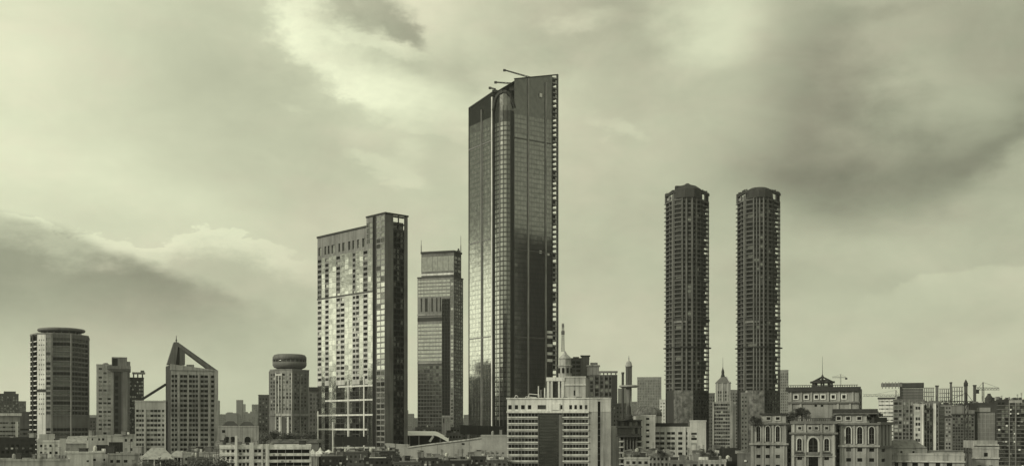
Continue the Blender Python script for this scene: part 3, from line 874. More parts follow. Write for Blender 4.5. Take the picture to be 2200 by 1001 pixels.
# ------------------------------------------------------------------ the two residential towers, still bare
def twin(pl, pr, dome, label, crown):
    D = 850.0
    k = lambda p: pl + (p - 1430) * (pr - pl) / 95.0          # columns measured on the left one
    pm = (pl + pr) / 2
    pts = [WF_(k(1431), 862, pm), WF_(k(1448.5), 848, pm), WF_(k(1466), 844, pm), WF_(k(1490), 844, pm), WF_(k(1507), 850, pm), WF_(k(1524), 862.5, pm)]
    T = Thing('residential_tower', label, 'skyscraper', (pts[0] + pts[-1]) / 2 + Vector((0, 12)), 'pair of unfinished residential towers')
    zt = Z(428, D)
    st = 9.55
    rz = rows(D, 436, st, 6.2, 838)
    zp = Z(838, D)
    F = [Face(T, pts[i], pts[i + 1]) for i in range(5)]
    gd = ['g_dark'] * 12 + ['g_mid', 'g_smoke']
    wl = 'grey'
    F[0].wall(zp, zt, reg(2, 0.74, 0.3, F[0].len - 0.9), rz, wl, gd, 0.9)
    F[1].wall(zp, zt, [(0.9, F[1].len - 0.6)], rz, wl, gd, 0.9)
    F[2].wall(zp, zt, [(0.7, 1.9), (2.9, 4.1), (5.3, 7.0)] if crown else [(0.9, 2.6), (4.4, 6.9)], rz, wl, gd, 0.9, skip=0.03)
    F[3].wall(zp, zt, [(0.5, 2.6), (3.6, F[3].len - 0.4)], rz, wl, gd, 0.9)
    # last bay: open loggias with sky behind
    g = F[4]
    g.wall(zp, zt, [(0.4, 2.4)], rz, 'dark', gd, 0.9, u1=2.8)
    sl = MB(); g.boxto(sl, 2.8, g.len, -0.55, 0.55, -3.2, 0.25); me = sl.mesh('loggia_slab', wl, T.loc)
    for y in [431.2 + st * q for q in range(43)]: link('loggia_slab', me, T.root, (0, 0, Z(y, D)))
    for y in [431.2 + st * q for q in range(42)]:
        if random.random() < (0.62 if y < 620 else 0.3): g.bar('loggia_screen', 'dark', 3.0, g.len - 0.5 - random.choice((0, 0, 1.6)), Z(y + 8.4, D), Z(y + 1.1, D), -2.4, -2.1)
    for u in (2.9, 4.9, g.len - 0.35): g.bar('loggia_post', 'dark', u - 0.3, u + 0.4, zp, zt, -0.5, 0.1)
    # slab edges and balcony rails standing out at every storey, left side and middle
    for fi, (a, b, o) in ((0, (-0.9, F[0].len - 0.6, 0.95)), (1, (0.3, F[1].len, 0.55)), (3, (0.0, F[3].len, 0.5))):
        m = MB(); F[fi].boxto(m, a, b, -0.18, 0.22, 0.003, o); F[fi].boxto(m, a, b, 0.5, 0.62, o - 0.12, o)
        me = m.mesh('balcony', 'concrete', T.loc)
        for y in [431.6 + st * q for q in range(42) if random.random() < (0.93 if fi else 1.1)]: link('balcony', me, T.root, (0, 0, Z(y, D)))
    F[0].bar('pilaster', 'mid', F[0].len - 0.8, F[0].len + 0.3, zp, Z(420, D), 0.01, 1.3)
    F[2].vbars('pilaster', 'concrete', [0.2, 2.4, 4.7, F[2].len - 0.6] if crown else [0.3, 3.5, F[2].len - 0.7], 0.8, zp, zt, 0.003, 1.0)
    F[3].vbars('pilaster', 'concrete', [3.1], 0.9, zp, zt, 0.003, 1.0)
    # refuge storeys: thick ledges
    for y, o, h in ((686, 0.7, 1.5), (746, 2.0, 0.9), (600, 0.5, 0.5)):
        for i, q in enumerate(F): q.bar('refuge_ledge', 'dark', -0.02 * i, q.len + 0.02, Z(y, D) - h / 2 - 0.01 * i, Z(y, D) + h / 2 + 0.01 * i, 0.01, o)
    F[1].bar('refuge_band', 'mid', 0, F[1].len, Z(694, D), Z(690, D), 0.003, 0.3); F[2].bar('refuge_band', 'mid', 0, F[2].len * 0.5, Z(694, D), Z(690, D), 0.003, 0.3)
    # crown ring
    zc = Z(411, D)
    m = MB()
    for i, q in enumerate(F): q.boxto(m, -0.01 * i, q.len, Z(416, D), zc, -1.0, 0.6)
    T.part('crown_ring', m, 'dark')
    for i, q in enumerate(F):
        nq = max(2, int(q.len / 2.2))
        for k2 in range(nq): u = q.len * (k2 + 0.5) / nq; q.bar('crown_finial', 'dark', u - 0.3, u + 0.3, zc, zc + random.uniform(0.6, 1.7), -0.7, 0.3)
    m = MB()
    for i, q in enumerate(F[:4]):
        q.boxto(m, 0.3, q.len - 0.3, Z(424.5, D), Z(418.5, D), -1.6, -1.0)
    T.part('crown_screen', m, 'pale')
    for i, q in enumerate(F):
        for u in (0.25, q.len / 2): q.bar('crown_post', 'concrete', u - 0.3, u + 0.3, zt, Z(415, D), -0.6, 0.2)
    poly = ring_back(pts, 26.0)
    n = len(poly)
    for i in (5, 6, 7):
        if i == 5: continue                     # the open loggias look right through
        q = Face(T, poly[i], poly[(i + 1) % n])
        q.wall(zp, zt, mat='dark', part='rear_wall', u0=7.5 if i == 6 else 0.0)
    e = Vector(g.P(2.8)[:2]); Face(T, e, e + (poly[6] - poly[5]) * 0.97).wall(zp, zt, mat='dark', part='core_wall')
    q = Face(T, poly[6], poly[7])
    q.vbars('loggia_post', 'dark', [0.6, 3.6], 0.8, zp, zt, -0.8, 0.0)
    T.roof(poly, zt - 0.1)
    c = (pts[2] + pts[3]) / 2; c = c + c.normalized() * 9
    if dome == 'step':
        m = MB(); m.lathe(c, [(11.5, zt), (11.5, Z(409, D)), (9.8, Z(405.5, D)), (7, Z(400, D)), (2.6, Z(396, D)), (1.2, Z(393, D))], 10)
        T.part('crown_roof', m, 'dark')
        m = MB(); q = c + Vector((-7, -3)); m.box(q.x - 3, q.x + 3, q.y - 2, q.y + 2, Z(408, D), Z(400.5, D)); T.part('roof_hut', m, 'dark')
    else:
        m = MB(); m.lathe(c, [(11, zt), (10.6, Z(413, D)), (9.2, Z(408, D)), (6.5, Z(404, D)), (3, Z(402, D)), (0.6, Z(401.5, D))], 14)
        T.part('crown_roof', m, 'dark')
    for q, i in ((pts[0], 0), (pts[-1], 1)):
        m = MB(); q = q + Vector((1.2 if i == 0 else -1.6, 1.5)); m.box(q.x - 1.4, q.x + 1.4, q.y - 1.4, q.y + 1.4, zt, Z(409 if i else 407.5, D)); m.lathe(q, [(0.2, Z(409, D)), (0.12, Z(403, D))], 5); T.part('corner_turret', m, 'dark')
    # clad foot of the tower
    T.small = True
    F[0].wall(0, zp, [(0.6, 2.6)], rows(D, 846, 8, 6, 925), 'dark', ['g_dark'], 0.5, part='foot_wall')
    F[1].wall(0, zp, mat='mottled', part='cladding'); F[2].wall(0, zp, mat='mottled', part='cladding')
    F[3].wall(0, zp, reg(3, 0.7, 0.2, F[3].len), rows(D, 846, 8, 5, 925), 'dark', ['g_dark', 'g_mid'], 0.4, part='foot_wall'); F[4].wall(0, zp, reg(3, 0.7, 0.2, F[4].len), rows(D, 846, 8, 5, 925), 'dark', ['g_dark', 'g_mid'], 0.4, part='foot_wall')
    if crown: F[1].bar('cladding_pier', 'pale', 0.2, 2.4, 0, zp - 0.5, 0.01, 0.4)
    for i in (5, 6, 7): Face(T, poly[i], poly[(i + 1) % n]).wall(0, zp, mat='dark', part='foot_wall')
    T.finish()


twin(1429, 1524, 'step', 'left one of the dark twin residential towers, with stepped roof cap', False)
twin(1583, 1677, 'dome', 'right one of the dark twin residential towers, with rounded roof dome', True)


# ------------------------------------------------------------------ far left: broad tower with a disc on top
def disc_tower():
    D = 800.0
    pts = [WF_(x, d, 127) for x, d in ((65, 818), (80, 803), (98, 799), (112, 797), (152, 797), (189.5, 816))]
    T = Thing('disc_topped_tower', 'broad grey office tower with a flat round disc on its roof, far left', 'skyscraper', (pts[0] + pts[-1]) / 2 + Vector((0, 14)))
    F = [Face(T, pts[i], pts[i + 1]) for i in range(5)]
    st = 10.5
    zt = Z(718, D)
    rz = rows(D, 729, st, 6.4, 892) + rows(D, 922, 10.5, 6, 970)
    F[0].wall(0, zt, reg(2, 0.85, 0.2, F[0].len - 0.2), rows(D, 727, st, 8.5, 985), 'black', ['g_dark', 'g_dark', 'g_mid'], 0.8)
    F[0].bars('floor_slab', 'white', -0.3, F[0].len, [Z(733.5 + st * k, D) for k in range(24)], 0.75, 0.003, 0.7)
    F[0].bar('recess_strip', 'black', F[0].len * 0.42, F[0].len * 0.62, 0, zt, 0.1, 0.95)  # raised black bar painting in the dark of a recessed slot
    F[1].wall(0, zt, reg(3, 0.42, 0.9, F[1].len - 0.7), rows(D, 731, st, 3.0, 890), 'white', ['g_mid', 'g_dark', 'g_pale'], 0.3)
    F[1].bar('dark_belt', 'dark', 0, F[1].len, Z(842, D), Z(836, D), 0.003, 0.25)
    F[2].wall(0, zt, [(0.4, F[2].len * 0.75)], rz, 'mid', ['g_dark', 'g_mid', 'g_smoke'], 0.4)
    for q in (F[3], F[4]):
        q.wall(0, zt, reg(5, 0.95, 0.6, q.len - 0.3), rz, 'concrete', lambda c: [['g_smoke2', 'g_dark', 'g_mid', 'g_smoke2', 'g_dark', 'g_smoke2'][int(c[2] / 3.5) % 6]], 0.35, tilt=0.003)
        q.bars('spandrel_rail', 'mid', 0.4, q.len, [Z(734 + st * k, D) for k in range(16)], 0.45, 0.003, 0.3)
        q.bar('rib', 'mid', -0.7, 0.5, 0, zt, 0.003, 0.8)
        q.bar('plain_belt', 'concrete', 0.52, q.len - 0.1, Z(916, D), Z(898, D), 0.003, 0.15)
    F[4].bar('rib', 'mid', F[4].len - 0.8, F[4].len + 0.2, 0, zt, 0.003, 0.6)
    poly = ring_back(pts, 30.0)
    for i in range(5, len(poly)): Face(T, poly[i], poly[(i + 1) % len(poly)]).wall(0, zt, reg(6, 0.8, 1, 20), rz[:0], 'grey', part='rear_wall')
    T.roof(poly, zt - 0.2); parapet(T, poly, zt, 0.9, 0.5, 'mid')
    c = (pts[0] + pts[-1]) / 2; c = c + c.normalized() * 6 + Vector((1.5, 0))
    m = MB(); m.lathe(c, [(14.2, zt), (14.2, zt + 1.8), (12.0, zt + 1.9), (12.0, Z(708, D))], 24); T.part('drum', m, 'dark', smooth=False)
    for k in range(16):
        a = k * math.pi / 8; q = Vector((c.x + 13.6 * math.cos(a), c.y + 13.6 * math.sin(a), 0)); m = MB(); m.box(q.x - 0.3, q.x + 0.3, q.y - 0.3, q.y + 0.3, zt + 1.8, Z(708, D)); T.part('drum_post', m, 'mid')
    m = MB(); m.lathe(c, [(13, Z(709, D)), (16.2, Z(707.5, D)), (16.9, Z(704.5, D)), (16.2, Z(701.5, D)), (13, Z(700, D))], 36); T.part('roof_disc', m, 'concrete', smooth=True)
    T.finish()


disc_tower()


# ------------------------------------------------------------------ three buildings grouped around a dark shaft
def shaft_group():
    D = 1000.0
    T = block('pale_tower', 'slender pale tower with rows of small windows, left of the dark shaft tower', 'tower', 207, 246, 784, D, 22, 'cream', first=792, step=9.2, h=4.4, last=935, us=[(212, 219), (222, 229), (231, 238)], glass=['g_mid', 'g_dark', 'g_pale', 'g_smoke'])
    q = (T.poly[0] + T.poly[1]) / 2; m = MB(); m.lathe(q + Vector((-2, 6)), [(3, T.zt), (3, T.zt + 1.2), (1.5, T.zt + 2.4)], 10); T.part('roof_cap', m, 'mid'); T.finish()
    D = 985.0
    A, B = WF_(244, D, 261), WF_(279, D, 261)
    T = Thing('shaft_tower', 'dark shaft tower with overhanging head and square opening near the top', 'tower', (A + B) / 2)
    f = Face(T, A, B); zt = Z(798, D)
    f.wall(0, zt, f.us((247, 254)), rows(D, 812, 14, 9, 930), 'dark', ['g_dark'], 0.9, u1=f.u(261))
    f.wall(0, zt, mat='concrete', u0=f.u(261)); f.bar('pier', 'mid', f.u(265), f.u(274), 0, zt, 0.003, 0.9)
    poly = ring_back([A, B], 18); 
    for i in (1, 2, 3): Face(T, poly[i], poly[(i + 1) % 4]).wall(0, zt, mat='dark')
    m = MB()
    a, b = f.u(230), f.u(281)
    m.hexa([f.P(f.u(240), 0.5, zt), f.P(b, 0.5, zt), f.P(b, -15, zt), f.P(f.u(240), -15, zt)], [f.P(a, 2, Z(792, D)), f.P(b, 2, Z(792, D)), f.P(b, -17, Z(792, D)), f.P(a, -17, Z(792, D))])
    f.boxto(m, a, b, Z(792, D), Z(786, D), -17, 2); T.part('head', m, 'mid')
    m = MB(); u0, u1 = f.u(240), f.u(273); f.boxto(m, u0, u0 + 0.6, Z(786, D), Z(767, D), -12, 0.5); f.boxto(m, f.u(253), u1, Z(786, D), Z(767, D), -12, 0.5); f.boxto(m, u0 + 0.6, f.u(253), Z(770, D), Z(767, D), -12, 0.5)
    f.boxto(m, u1, f.u(280), Z(786, D), Z(776, D), -10, 0.2); T.part('head_house', m, 'mid')
    f.bar('head_dark_panel', 'black', u0 + 0.62, f.u(253) - 0.02, Z(786, D), Z(770, D), -4, -1.5)  # black panel painting in the dark inside the square opening
    T.finish()
    T = block('dark_rear_block', 'dark flat block behind the shaft tower, with a thin frame on its roof', 'tower', 277, 309, 812, 1030, 20, 'dark', cols=6, cfrac=0.6, first=820, step=8, h=4, last=930, glass=['g_mid', 'g_smoke'], small=True)
    f, D = T.face, 1030
    m = MB(); f.boxto(m, f.u(284), f.u(312), Z(803, D), Z(799, D), -6, 0.5); T.part('roof_frame', m, 'mid')
    for px in (287, 296, 306): f.bar('frame_post', 'grey', f.u(px) - 0.6, f.u(px) + 0.6, T.zt, Z(803, D), -3, -1.5)
    f.bar('roof_plant', 'grey', f.u(302), f.u(310), Z(799, D), Z(795, D), -4, -1)
    T.finish()


shaft_group()


# ------------------------------------------------------------------ office block with a slanted gable frame on its roof
def gable_block():
    D = 650.0
    A, C, B = WF_(356, 668, 412), WF_(367, D, 412), WF_(467, D + 2, 412)
    T = Thing('gable_framed_block', 'office block with a slanting gable frame and pointed pylon on its roof', 'office building', (A + B) / 2)
    f, g = Face(T, A, C), Face(T, C, B)
    zt = Z(795, D)
    rz = rows(D, 808, 10.45, 5.8, 980)
    f.wall(0, Z(784, D), mat='dark', part='side_wall')
    ws = [(368.5, 374), (375.5, 381), (387, 393), (394, 402), (406, 412.5), (413.5, 419), (420, 425.5), (431, 438), (439, 447), (453.5, 460)]
    g.wall(0, zt, g.us(*ws), rz, 'stone', ['g_dark'] * 9 + ['g_mid'], 0.6)
    for px in (384, 404, 428, 450): g.bar('pier', 'stone', g.u(px) - 0.45, g.u(px) + 0.45, 0, Z(801, D), 0.003, 0.5)
    g.bars('sill', 'stone', 0.4, g.len - 0.4, [z[0] - 0.2 for z in rz], 0.3, 0.003, 0.35)
    g.bar('corner_pier', 'stone', g.u(462), g.len + 0.4, 0, zt, 0.003, 0.6)
    m = MB(); m.hexa([g.P(-0.3, 0.5, zt), g.P(g.len + 0.4, 0.5, zt), g.P(g.len + 0.4, -0.6, zt), g.P(-0.3, -0.6, zt)], [g.P(-0.3, 0.5, Z(782, D)), g.P(g.len + 0.4, 0.5, Z(794, D)), g.P(g.len + 0.4, -0.6, Z(794, D)), g.P(-0.3, -0.6, Z(782, D))]); T.part('parapet', m, 'stone')
    BK = A + B - C
    for p, q in ((B, BK), (BK, A)): Face(T, p, q).wall(0, zt, mat='stone', part='rear_wall')
    T.roof([A, C, B, BK], zt - 0.05)
    # pylon and frame
    P = lambda px, o, py: g.P(g.u(px), o, Z(py, D))
    m = MB(); m.hexa([P(359, -1, 783), P(378, -1, 783), P(378, -9, 783), P(359, -9, 783)], [P(374, -1, 735), P(384, -1, 735), P(384, -9, 735), P(374, -9, 735)]); T.part('pylon', m, 'concrete')
    m = MB(); m.hexa([P(378.2, -2, 783), P(386, -2, 783), P(386, -8, 783), P(378.2, -8, 783)], [P(384.2, -2, 738), P(386, -2, 738), P(386, -8, 738), P(384.2, -8, 738)]); T.part('pylon_core', m, 'dark')
    m = MB(); m.hexa([P(386.2, -1.5, 783), P(398, -1.5, 783), P(398, -8.5, 783), P(386.2, -8.5, 783)], [P(386.2, -1.5, 739), P(398, -1.5, 751), P(398, -8.5, 751), P(386.2, -8.5, 739)]); T.part('pylon', m, 'concrete')
    for o in (-1, -8):
        m = MB(); m.hexa([P(383, o, 744), P(462, o, 802), P(462, o - 1.4, 802), P(383, o - 1.4, 744)], [P(383, o, 735), P(468, o, 794), P(468, o - 1.4, 794), P(383, o - 1.4, 735)]); T.part('raking_beam', m, 'concrete')
    m = MB(); q = P(380, -5, 735); m.lathe(q, [(0.35, q[2]), (0.15, Z(720, D)), ], 6); m.lathe(q, [(0.55, Z(731, D)), (0.55, Z(729, D))], 6); T.part('mast', m, 'dark_steel')
    m = MB(); q = P(410, -4, 783); m.box(q[0] - 2, q[0] + 2, q[1] - 1, q[1] + 1, zt, Z(782, D)); T.part('roof_hut', m, 'stone')
    T.finish()
    # its lower wing with a raking strut
    T = block('low_wing', 'lower pale wing joined to the gable-framed block by a slanting strut', 'office building', 290, 356, 862, 655, 20, 'cream', first=882, step=10.3, h=5.4, last=990,
              us=[(292.5, 298), (299, 304), (305, 309), (315, 322), (323, 330), (331, 338), (339, 345), (348, 353)], glass=['g_dark', 'g_dark', 'g_mid', 'g_smoke'], dep=0.6, par=0.6)
    f, D = T.face, 655
    f.bar('pier', 'cream', f.u(310), f.u(313.5), 0, Z(878, D), 0.003, 0.5); f.bar('pier', 'white', f.u(353.5), f.u(356.5), 0, T.zt, 0.003, 0.6)
    m = MB(); m.beam(f.P(f.u(307), -4, Z(856, D)), f.P(f.u(357), -4, Z(824, D)), 1.4, 1.5); T.part('strut', m, 'dark')
    T.finish()


gable_block()


# ------------------------------------------------------------------ tower with a drum-shaped cap
def drum_tower():
    D = 985.0
    pts = [WF_(x, d, 622) for x, d in ((580, 1000), (592, 990), (628, D), (664, 1002))]
    T = Thing('drum_capped_tower', 'grey hotel tower carrying a wide dark drum, left of the mirrored slab', 'tower', (pts[0] + pts[-1]) / 2)
    F = [Face(T, pts[i], pts[i + 1]) for i in range(3)]
    zt = Z(794, D)
    rz = rows(D, 804, 8.2, 4.8, 884)
    F[0].wall(0, zt, reg(2, 0.6, 0.3, F[0].len - 0.3), rz, 'concrete', DARKS, 0.3)
    F[1].wall(0, zt, F[1].us((594, 598), (600, 603), (607, 612), (615, 619), (622, 625)), rz + rows(D, 898, 7.5, 4.6, 930), 'pale', ['g_dark', 'g_mid', 'g_smoke', 'g_pale'], 0.35)
    F[2].wall(0, zt, F[2].us((633, 637), (639, 643), (647, 651), (654, 658)), rz + rows(D, 898, 7.5, 4.6, 930), 'concrete', ['g_dark', 'g_mid', 'g_smoke'], 0.35)
    F[1].vbars('pilaster', 'cream', [F[1].u(p) for p in (592.8, 605, 627)], 0.9, 0, Z(800, D), 0.003, 0.7)
    F[1].bar('frame', 'white', F[1].u(592), F[1].u(606), Z(806, D), Z(803, D), 0.003, 0.8); F[1].bar('frame', 'white', F[1].u(598.5), F[1].u(599.8), Z(885, D), Z(806, D), 0.003, 0.8)
    F[2].vbars('pilaster', 'pale', [F[2].u(p) for p in (630, 645, 662)], 0.9, 0, Z(806, D), 0.003, 0.6)
    for q, mt in ((F[0], 'concrete'), (F[1], 'cream'), (F[2], 'pale')): q.bar('belt', mt, 0, q.len, Z(893, D), Z(888, D), 0.003, 0.9); q.bar('parapet', 'mid', 0, q.len, zt - 0.2, zt + 0.9, -0.5, 0.25)
    for a, b in ((600, 604), (617, 621)): F[1].bar('bay', 'white', F[1].u(a), F[1].u(b), 0, Z(895, D), 0.003, 1.1)
    F[1].bar('dark_bay', 'grey', F[1].u(606), F[1].u(615), 0, Z(897, D), 0.003, 0.2)
    poly = ring_back(pts, 24)
    for i in (3, 4, 5)[:len(poly) - 3]: Face(T, poly[i], poly[(i + 1) % len(poly)]).wall(0, zt, mat='grey', part='rear_wall')
    T.roof(poly, zt - 0.1)
    c = (pts[0] + pts[-1]) / 2; c = c + c.normalized() * 4
    m = MB(); m.lathe(c, [(11, zt), (11, Z(788, D))], 24); T.part('drum_neck', m, 'dark')
    m = MB(); m.lathe(c, [(11, Z(790, D)), (14, Z(787, D)), (15.3, Z(782, D)), (15.3, Z(775, D))], 32); T.part('drum', m, 'concrete', smooth=True)
    m = MB(); m.lathe(c, [(14.8, Z(775, D)), (14.8, Z(770.5, D))], 32); T.part('drum_window_band', m, 'g_smoke2', smooth=True)
    m = MB(); m.lathe(c, [(15.3, Z(770.5, D)), (15.2, Z(764, D)), (13.9, Z(759.5, D)), (11.5, Z(758, D))], 32); T.part('drum_top', m, 'concrete', smooth=True)
    for k in range(24):
        a = k * math.pi / 12; q = Vector((c.x + 15.0 * math.cos(a), c.y + 15.0 * math.sin(a), 0)); m = MB(); m.box(q.x - 0.22, q.x + 0.22, q.y - 0.22, q.y + 0.22, Z(775.2, D), Z(770.3, D)); T.part('drum_mullion', m, 'mid')
    T.finish()


drum_tower()
# ------------------------------------------------------------------ banded office block in the middle foreground
def banded_block():
    D = 560.0
    A, B = WF_(1089.5, D, 1200), WF_(1312.5, D, 1200)
    T = Thing('banded_office_block', 'cream office block with dark window bands and a black glass centre, middle foreground', 'office building', (A + B) / 2)
    f = Face(T, A, B)
    zt, zp = Z(856, D), Z(885.5, D)
    rz = rows(D, 890.5, 13.42, 7.2, 1012)
    ua, ub, uc = f.u(1157), f.u(1207), f.u(1265)
    gl = ['g_dark', 'g_dark', 'g_dark', 'g_mid']
    f.wall(0, zp, reg(9, 0.93, f.u(1092), f.u(1156)), rz, 'cream', gl, 0.7, u1=ua)
    f.wall(0, zp, reg(8, 0.93, f.u(1211), f.u(1263.5)), rz, 'cream', gl, 0.7, u0=ub, u1=uc)
    f.wall(0, zp, reg(9, 0.90, ua + 0.4, ub - 1.6), rows(D, 891, 6.7, 5.6, 1012), 'black', ['g_smoke2'], 0.15, u0=ua, u1=ub, part='black_curtain_wall', name='curtain_pane', tilt=0.004)
    f.bar('jamb', 'concrete', ub - 1.5, ub + 0.2, 0, zp, 0.003, 0.6); f.bar('jamb', 'dark', ua - 0.2, ua + 0.35, 0, zp, 0.003, 0.5)
    f.bars('sill', 'white', 0, ua - 0.25, [z[0] - 0.45 for z in rz], 0.5, 0.003, 0.55)
    f.bars('sill', 'white', ub + 0.22, uc - 0.01, [z[0] - 0.45 for z in rz], 0.5, 0.003, 0.55)
    # top storey with small square windows
    sq = [(1092, 1099.5), (1106, 1113), (1119.5, 1127.5), (1134, 1141.5), (1155, 1173), (1204, 1208.5), (1223, 1229), (1234, 1239.5), (1245, 1251), (1256.5, 1262)]
    f.wall(zp, zt, f.us(*sq), [(Z(878.5, D), Z(869.5, D))], 'white', gl, 0.6, u1=uc)
    f.bar('panel', 'white', f.u(1185), f.u(1202), Z(880, D), Z(866, D), 0.01, 0.5)
    f.bar('cornice', 'white', -0.3, uc + 0.1, Z(886.5, D), Z(882.5, D), 0.003, 0.8)
    f.bar('coping', 'white', -0.4, uc, zt - 0.15, zt + 0.5, -0.6, 0.45)
    f.bar('dark_soffit', 'black', ua, ub, Z(890, D), Z(886.7, D), 0.02, 0.6)
    # plain stair tower with one dark slit
    us = f.us((1284, 1290))
    f.wall(0, zt, us, [(0.5, Z(862, D))], 'stone', ['g_dark'], 1.2, u0=uc, part='stair_wall', name='stair_window')
    f.bar('stair_cap', 'cream', uc + 0.02, us[0][0], Z(884, D), zt, 0.01, 0.18); f.bar('stair_cap', 'cream', us[0][1], f.len, Z(884, D), zt, 0.01, 0.18)
    f.bar('coping', 'cream', uc + 0.05, f.len + 0.3, zt - 0.1, zt + 0.6, -0.6, 0.4)
    f.bars('slit_rail', 'grey', us[0][0], us[0][1], [z[0] for z in rz], 0.5, -1.0, -0.6)
    poly = ring_back([A, B], 26)
    g = Face(T, poly[1], poly[2]); g.wall(0, zt, reg(4, 0.5, 1, g.len - 1), rz, 'stone', gl, 0.4)
    g = Face(T, poly[3], poly[0]); g.wall(0, zt, reg(4, 0.5, 1, g.len - 1), rz, 'cream', gl, 0.4)
    Face(T, poly[2], poly[3]).wall(0, zt, mat='cream')
    T.roof(poly, zt - 0.1)
    # lower annexe on its right
    E = W(1328, D + 3); q = Face(T, B + Vector((0, 0.4)), E)
    q.wall(0, Z(914, D), mat='stone', part='annexe_wall')
    e2 = E + (W(1341, D + 20) - E)
    q2 = Face(T, E, e2); q2.wall(0, Z(930, D), [(q2.len * 0.25, q2.len * 0.8)], rows(D, 938, 12.5, 6.5, 1010), 'stone', gl, 0.5, part='annexe_wall')
    m = MB(); z = Z(915, D); m.add([(B.x, B.y + 0.4, z), (E.x, E.y, z), (E.x, E.y + 18, z), (B.x, B.y + 18, z)], [(0, 1, 2, 3)]); T.part('annexe_roof', m, 'roofing')
    # white pipes and rails on the roof
    for a, b, y in ((1104, 1112, 848), (1126, 1152, 851), (1133, 1158, 845)):
        m = MB(); pa, pb = f.u(a), f.u(b)
        m.beam(f.P(pa, -3, zt), f.P(pa + 0.8, -3, Z(y, D)), 0.3); m.beam(f.P(pa + 0.8, -3, Z(y, D)), f.P(pb, -3, Z(y + 2, D)), 0.35); m.beam(f.P(pb, -3, zt), f.P(pb, -3, Z(y + 2, D)), 0.25)
        T.part('roof_pipe', m, 'white')
    for px, y in ((1156.5, 828), (1162, 836), (1170, 832), (1176, 840)):
        m = MB(); m.lathe(f.P(f.u(px), -5), [(0.35, zt), (0.3, Z(y, D))], 6); T.part('vent_pipe', m, 'white' if px != 1162 else 'mid')
    for px, w, y in ((1142, 7, 852), (1215, 9, 851), (1245, 12, 850.5), (1295, 8, 852)):
        m = MB(); p = f.P(f.u(px), -8); m.box(p[0] - S(w, D) / 2, p[0] + S(w, D) / 2, p[1], p[1] + 3, zt - 0.1, Z(y, D)); T.part('roof_hut', m, 'mid')
    T.finish()


banded_block()


def arch_pts(w, z0, zs, zt, n=8):         # outline of a round-headed opening, centred on 0
    out = [(-w / 2, z0), (w / 2, z0)]
    for k in range(n + 1):
        a = math.pi * k / n
        out.append((w / 2 * math.cos(a), zs + (zt - zs) * math.sin(a)))
    return out


def arch_window(F, uc, w, z0, zs, zt, glass='g_dark', trim='cream', tw=0.45, mull=True, name='arched_window'):
    a = arch_pts(w, z0, zs, zt); b = arch_pts(w + 2 * tw, z0 - 0.05, zs, zt + tw)
    m = MB(); n = len(a)
    m.add([F.P(uc + u, 0.05, z) for u, z in a], [tuple(range(n))])
    o = F.T.part(name, m, glass)
    t = MB()
    for k in range(1, n):
        j = (k + 1) % n
        t.hexa([F.P(uc + a[k][0], 0.45, a[k][1]), F.P(uc + a[j][0], 0.45, a[j][1]), F.P(uc + a[j][0], 0.0, a[j][1]), F.P(uc + a[k][0], 0.0, a[k][1])],
               [F.P(uc + b[k][0], 0.45, b[k][1]), F.P(uc + b[j][0], 0.45, b[j][1]), F.P(uc + b[j][0], 0.0, b[j][1]), F.P(uc + b[k][0], 0.0, b[k][1])])
    F.T.part('trim', t, trim, o)
    if mull:
        t = MB(); F.boxto(t, uc - 0.08, uc + 0.08, z0, zt - 0.1, 0.055, 0.15)
        for k in range(1, 3): F.boxto(t, uc - w / 2, uc + w / 2, z0 + (zs - z0) * k / 3 - 0.06, z0 + (zs - z0) * k / 3 + 0.06, 0.056, 0.14)
        F.T.part('glazing_bar', t, 'grey', o)
    return o


def rose_window(F, uc, w, zc, h, trim='cream', glass='g_dark'):
    """square attic window in a raised frame"""
    o = F.bar('attic_window', glass, uc - w / 2, uc + w / 2, zc - h / 2, zc + h / 2, 0.02, 0.06)
    m = MB(); t = 0.4
    F.boxto(m, uc - w / 2 - t, uc - w / 2, zc - h / 2 - t, zc + h / 2 + t, 0.003, 0.35); F.boxto(m, uc + w / 2, uc + w / 2 + t, zc - h / 2 - t, zc + h / 2 + t, 0.003, 0.35)
    F.boxto(m, uc - w / 2, uc + w / 2, zc - h / 2 - t, zc - h / 2, 0.003, 0.352); F.boxto(m, uc - w / 2, uc + w / 2, zc + h / 2, zc + h / 2 + t, 0.003, 0.352)
    F.T.part('trim', m, trim, o)


